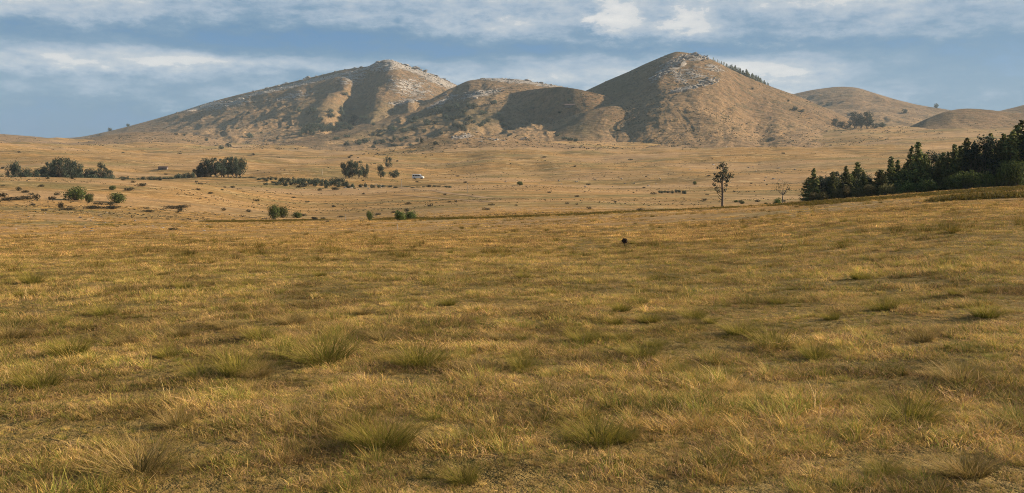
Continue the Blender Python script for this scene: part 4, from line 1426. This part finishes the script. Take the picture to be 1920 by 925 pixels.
def make_scatter():
    ng = bpy.data.node_groups.new('grass_scatter', 'GeometryNodeTree')
    ng.interface.new_socket('Geometry', in_out='INPUT', socket_type='NodeSocketGeometry')
    ng.interface.new_socket('Geometry', in_out='OUTPUT', socket_type='NodeSocketGeometry')
    nn, ll = ng.nodes, ng.links
    gi, go = nn.new('NodeGroupInput'), nn.new('NodeGroupOutput')
    ci = nn.new('GeometryNodeCollectionInfo')
    ci.inputs['Collection'].default_value = clumps
    ci.inputs['Separate Children'].default_value = True
    ci.inputs['Reset Children'].default_value = True
    ip = nn.new('GeometryNodeInstanceOnPoints')
    ip.inputs['Pick Instance'].default_value = True

    def named(nm, dt):
        a = nn.new('GeometryNodeInputNamedAttribute')
        a.data_type = dt
        a.inputs['Name'].default_value = nm
        return [s for s in a.outputs if s.enabled and s.name == 'Attribute'][0]
    er = nn.new('FunctionNodeEulerToRotation')
    ll.new(named('rot', 'FLOAT_VECTOR'), er.inputs[0])
    ll.new(gi.outputs[0], ip.inputs['Points'])
    ll.new(ci.outputs[0], ip.inputs['Instance'])
    ll.new(named('idx', 'INT'), ip.inputs['Instance Index'])
    ll.new(er.outputs[0], ip.inputs['Rotation'])
    ll.new(named('scl', 'FLOAT_VECTOR'), ip.inputs['Scale'])
    ll.new(ip.outputs[0], go.inputs[0])
    return ng


def tint_at(x, y, r_, jit=.14):
    """patchy colour of the sward: greener or more golden by patch, more golden up the slope"""
    g_ = fbm(x / 2.6, y / 2.6, 71, 4) * .8 + fbm(x / .7, y / .7, 72, 3) * .8
    d_ = fbm(x / .55, y / .55, 73, 3) * .9 + fbm(x / 1.9, y / 1.9, 74, 3) * .6
    gold = sstep(8, 45, r_)[:, None]
    gr = np.clip(g_ + .12, 0, 1)[:, None]
    base_ = np.array([1.25, 1.11, .94]) * (1 - gold) + np.array([1.36, 1.13, 1.0]) * gold
    t = base_ * (1 - gr * .55) + np.array([.80, .80, .48]) * gr * .55
    t = t * (1 + .95 * np.clip(d_, -.5, .45))[:, None]
    return t * (1 + RNG.normal(size=(len(x), 1)) * jit)


sets = []
HALF = R(42)


def turf(n_, r0, r1, power, ids, s0, s1, keep=None, half=HALF):
    x, y, r_ = scatter_pts(n_, r0, r1, half, power)
    if keep is not None:
        m = keep(x, y)
        x, y, r_ = x[m], y[m], r_[m]
    ids = np.array(ids)
    tuft = np.clip(.85 + 1.5 * fbm(x / .42, y / .42, 88, 3) + .8 * fbm(x / 1.6, y / 1.6, 89, 3), .45, 1.5)      # tufts and hollows
    sets.append((x, y, r_, ids[RNG.integers(0, len(ids), len(x))], RNG.uniform(s0, s1, len(x)) * tuft * .92, tint_at(x, y, r_)))


turf(34000, 2.2, 16, .55, [0, 1, 2, 3, 4, 9, 10, 11], .8, 1.35, half=R(48))
turf(9000, 2.2, 16, .6, [5, 6, 7, 8], .7, 1.25, keep=lambda x, y: fbm(x / 1.1, y / 1.1, 91, 3) + RNG.normal(size=len(x)) * .12 > -.02)
turf(90000, 15, 75, .8, [0, 1, 2, 3, 4, 9, 5, 6], 1.1, 1.9)
turf(20000, 15, 60, .8, [5, 6, 7, 8], .9, 1.6, keep=lambda x, y: fbm(x / 2.2, y / 2.2, 92, 3) + RNG.normal(size=len(x)) * .1 > 0)
turf(90000, 42, 200, 1.0, [12, 13, 14], .55, 1.15, keep=lambda x, y: fbm(x / 4.5, y / 3.0, 93, 4) + RNG.normal(size=len(x)) * .12 > -.05)
turf(800, 2.2, 24, .8, [17, 18, 19], .4, .8)
turf(20000, 2.5, 60, .9, [20, 21, 22, 23], .45, .95)
turf(8000, 2.5, 60, .9, [24, 25], .5, 1.05)
turf(9000, 4, 60, 1.0, [15, 16], .4, .85, keep=lambda x, y: fbm(x / .9, y / .9, 94, 3) > .10)
turf(9000, 30, 150, 1.0, [15, 16], .8, 1.9, keep=lambda x, y: fbm(x / 5.0, y / 3.0, 96, 3) > .10)
sets[-1] = sets[-1][:5] + (sets[-1][5] * np.array([.62, .55, .5]),)
grass_layer('meadow_grass', 'short dry olive and straw grass covering the near meadow', sets)

# rank grass where the field breaks over, tint darkened to paint the bank's shadow line
sets = []
for pts, n_, wd_, s_ in [([(400, 417), (560, 413), (700, 409), (860, 411), (960, 407), (1100, 402), (1250, 395), (1400, 388), (1520, 381), (1640, 372)], 5200, 1.3, 1.35),
                         ([(1560, 380), (1700, 370), (1800, 362), (1930, 352)], 3400, 2.0, 1.4), ([(1800, 374), (1860, 371), (1940, 368)], 2200, .9, 2.0)]:
    P = np.array([tuple(drop(a, b)[0])[:2] for a, b in pts])
    s = np.concatenate([[0], np.cumsum(np.hypot(*np.diff(P, axis=0).T))])
    q_ = RNG.uniform(0, s[-1], n_)
    x, y = np.interp(q_, s, P[:, 0]), np.interp(q_, s, P[:, 1])
    keep = fbm(q_ / 9, q_ * 0 + 3, 60, 3) > -.22
    x, y = (x + RNG.normal(size=n_) * wd_)[keep], (y + RNG.normal(size=n_) * wd_)[keep]
    m = len(x)
    sets.append((x, y, None, RNG.integers(12, 15, m), RNG.uniform(.9, 1.5, m) * s_, np.array([.36, .35, .18]) * (1 + RNG.normal(size=(m, 1)) * .2)))
grass_layer('bank_grass', 'rank green grass along the bank, darkened to paint its shadow line', sets)

# low tufts and heath dotting the plain farther off: beyond counting
def speckle(name, x, y, z, sc, mat, label, quads=9, cat='heath'):
    rg_ = np.random.default_rng(4)
    pv_ = leaf_quads(rg_.normal(size=(quads, 3)) * [.42, .42, .16] + [0, 0, .25], rg_.normal(size=(quads, 3)), .75, .5, rg_)
    ang = RNG.random(len(x)) * 6.283
    ca, sa = np.cos(ang)[:, None], np.sin(ang)[:, None]
    bx, by = pv_[None, :, 0] * ca - pv_[None, :, 1] * sa, pv_[None, :, 0] * sa + pv_[None, :, 1] * ca
    allv = np.stack([bx * sc[:, None] * 1.6, by * sc[:, None] * 1.6, pv_[None, :, 2] * sc[:, None]], -1) + np.stack([x, y, z], -1)[:, None, :]
    allv = allv.reshape(-1, 3)
    me = mesh_np(name, allv, np.arange(len(allv)).reshape(-1, 4), None, [mat], smooth=False)
    set_attr(me, 'leafv', 'FLOAT', RNG.random(len(allv)))
    link(name, me, kind='stuff', label=label, cat=cat)


n_ = 30000
rr_ = np.exp(RNG.uniform(math.log(120), math.log(1250), n_))
aa = RNG.uniform(R(-36), R(36), n_)
x, y = rr_ * np.sin(aa), rr_ * np.cos(aa)
m = fbm(x / 60, y / 25, 95, 4) * 1.5 + RNG.normal(size=n_) * .10 > .20
x, y, rr_ = x[m], y[m], rr_[m]
sc = RNG.uniform(.10, .32, len(x)) * (.5 + rr_ / 800)
speckle('heath_tufts', x, y, surf_z(x, y), sc, M_scrub, 'tiny dark tufts of heath speckling the dry plain')
pts = []
for Vv, rock_, uu in HV:
    kk = RNG.integers(0, len(Vv), int(len(Vv) * .05))
    p_ = Vv[kk] + RNG.normal(size=(len(kk), 3)) * [3, 3, 0]
    m = (fbm(p_[:, 0] / 90, p_[:, 1] / 90, 97, 4) + RNG.normal(size=len(kk)) * .2 > .10) & (uu[kk] < 1.0)
    pts.append(p_[m])
pts = np.vstack(pts)
speckle('hill_heath', pts[:, 0], pts[:, 1], surf_z(pts[:, 0], pts[:, 1]) - .1, RNG.uniform(.35, 1.5, len(pts)), M_scrub, 'fine dark heath speckling the slopes of all the hills')
# loose pale scree on the stony parts of the hills
pts = []
for Vv, rock_, uu in HV:
    if rock_.max() < .1:
        continue
    w_ = np.clip(rock_ - .3, 0, 1) ** 1.5 * (uu < 1.02)
    kk = RNG.choice(len(Vv), int(min(1500, 12 + w_.sum() * .25)), p=w_ / w_.sum())
    pts.append(Vv[kk] + RNG.normal(size=(len(kk), 3)) * [2.5, 2.5, 0])
pts = np.vstack(pts)
zz = surf_z(pts[:, 0], pts[:, 1])
cube = np.array([(a, b, c) for a in (-1, 1) for b in (-1, 1) for c in (-1, 1)], float)
cq = np.array([(0, 1, 3, 2), (4, 6, 7, 5), (0, 4, 5, 1), (2, 3, 7, 6), (0, 2, 6, 4), (1, 5, 7, 3)])
sz = RNG.uniform(.4, 1.7, len(pts)) ** 1.3
v8 = (cube[None] * RNG.uniform(.4, 1.0, (len(pts), 8, 3)) * sz[:, None, None] * [1.3, 1, .8]) + np.stack([pts[:, 0], pts[:, 1], zz + .1], -1)[:, None, :]
fq = cq[None] + (np.arange(len(pts)) * 8)[:, None, None]
link('scree', mesh_np('scree', v8.reshape(-1, 3), fq.reshape(-1, 4), None, [M_rock], smooth=False), kind='stuff', label='loose pale scree strewn over the stony hill tops', cat='scree')

# larger scrub clumps on the plain, one by one
for i in range(150):
    r_ = math.exp(random.uniform(math.log(150), math.log(1000)))
    px = random.uniform(-60, 1500)
    p = at_dist(px, r_)
    s = random.uniform(.5, 1.3) * (.5 + r_ / 500)
    put_one('scrub', LOWSCRUB[i % 4], p, s, s * random.uniform(.6, .9), 'small low scrub clump dotting the dry valley plain', 'shrub', 'scrub dotting the plain')

# ---- tussocks: (px, base py, width px), each a plant of its own
def tussock(seed, cols, n_=560):
    rg_ = np.random.default_rng(seed)
    d1 = blades(rg_, n_, .16, .12, .34, .0045, .8, cols, lean0=.75, clumpy=True)
    return blade_mesh('tussock', d1, M_tuss)


TG = [tussock(400 + i, [((.07, .08, .012), (.33, .25, .045), 3), ((.09, .085, .018), (.44, .31, .09), 2.4), ((.06, .08, .012), (.22, .19, .03), 2.0)]) for i in range(4)]
TD = [tussock(420 + i, [((.12, .09, .03), (.46, .30, .11), 3), ((.10, .085, .02), (.33, .24, .07), 2.5), ((.15, .11, .05), (.52, .37, .18), 1)]) for i in range(3)]
TUS = [(265, 890, 125, 1), (715, 838, 150, 0), (660, 838, 70, 0), (1120, 828, 115, 0), (1165, 826, 60, 0), (1705, 792, 105, 0), (130, 668, 95, 0), (75, 728, 95, 0), (445, 704, 95, 0), (375, 708, 70, 0), (485, 706, 60, 1), (610, 680, 100, 0), (785, 688, 100, 0), (1160, 638, 50, 0), (1200, 670, 62, 0),
       (1300, 598, 48, 0), (1165, 584, 45, 0), (1218, 604, 60, 0), (1660, 582, 50, 0), (1090, 642, 68, 0), (840, 573, 45, 0), (490, 638, 60, 0), (60, 532, 42, 0), (545, 608, 60, 1), (1455, 653, 80, 0), (1525, 668, 50, 0), (895, 697, 55, 1), (980, 692, 65, 0), (1800, 720, 85, 1), (1850, 595, 72, 0),
       (560, 506, 28, 0), (430, 618, 45, 1), (340, 632, 50, 1), (195, 592, 45, 0), (890, 556, 30, 0), (1385, 628, 60, 0), (1610, 524, 36, 0), (1790, 555, 30, 0), (1455, 570, 34, 0), (240, 645, 50, 1), (20, 635, 60, 1), (1660, 890, 70, 0), (1810, 890, 110, 1), (935, 640, 40, 1), (720, 640, 55, 1), (1010, 590, 36, 1),
       (680, 590, 36, 1), (1560, 600, 36, 0), (1730, 640, 50, 1), (1560, 760, 55, 1), (330, 800, 80, 1), (870, 905, 90, 0), (560, 780, 70, 1), (1380, 740, 60, 1)]
_r = random.Random(12)
for _ in range(46):                   # the many lesser tufts of the middle field
    _y = 455 + 250 * _r.random() ** 1.3
    TUS.append((int(_r.uniform(0, 1920)), int(_y), 14 + (_y - 440) * .13 * _r.uniform(.7, 1.5), 1 if _r.random() < .3 else 0))
TLAB = {(265, 890): ('big shaggy golden-brown tussock with arching dry blades', None), (715, 838): ('broadest yellow-green tussock, dark at its base', None), (660, 838): ('green tuft leaning against the broadest tussock', None),
        (1120, 828): ('big domed green tussock with a smaller tuft touching it', None), (1165, 826): ('smaller tuft touching the big domed green tussock', None), (1705, 792): ('round bright green tussock standing by itself above bare dark turf', None),
        (445, 704): ('bushy green tussock between a smaller green tuft and a dry one', None), (375, 708): ('smaller green tuft beside the bushy tussock', None), (485, 706): ('dry tuft growing against the bushy green tussock', None)}
for i, (px, by, wpx, dry) in enumerate(TUS):
    p, r_ = drop(px, by)
    s = wpx * r_ / FPX / .56
    big_ = wpx * r_ / FPX > .42
    s *= 1.1
    lab = (('dry golden tussock sticking up out of the short meadow turf', 'golden tussocks') if dry else ('yellow-green tussock sticking up out of the short meadow turf', 'green tussocks'))
    lab = TLAB.get((px, by), lab)
    o = link('grass_tussock', (TD[i % 3] if dry else TG[i % 4]), None, lab[0], 'tussock', lab[1])
    o.location = p
    s = min(max(s, .32), 1.25)
    o.scale = (s * random.uniform(.8, 1.25), s * random.uniform(.8, 1.2), s * random.uniform(.65, 1.05))
    o.rotation_euler = (random.gauss(0, .08), random.gauss(0, .08), random.random() * 6.283)

# ------------------------------------------------------------------ haze
hv = bpy.data.materials.new('valley_haze')
hv.use_nodes = True
hv.node_tree.nodes.clear()
n = NT(hv.node_tree)
pv = n.node('ShaderNodeVolumePrincipled')
pv.inputs['Color'].default_value = (.68, .85, 1.0, 1)
pv.inputs['Density'].default_value = 0.000055
pv.inputs['Anisotropy'].default_value = 0.0
mo = n.node('ShaderNodeOutputMaterial')
n.l.new(pv.outputs[0], mo.inputs['Volume'])
v, q = box(-3700, 3700, -3700, 3700, -22, 345)
me = mesh_np('haze', v, q, None, [hv], smooth=False)
link('haze', me, kind='stuff', label='thin blue haze lying over the valley and hills', cat='haze')
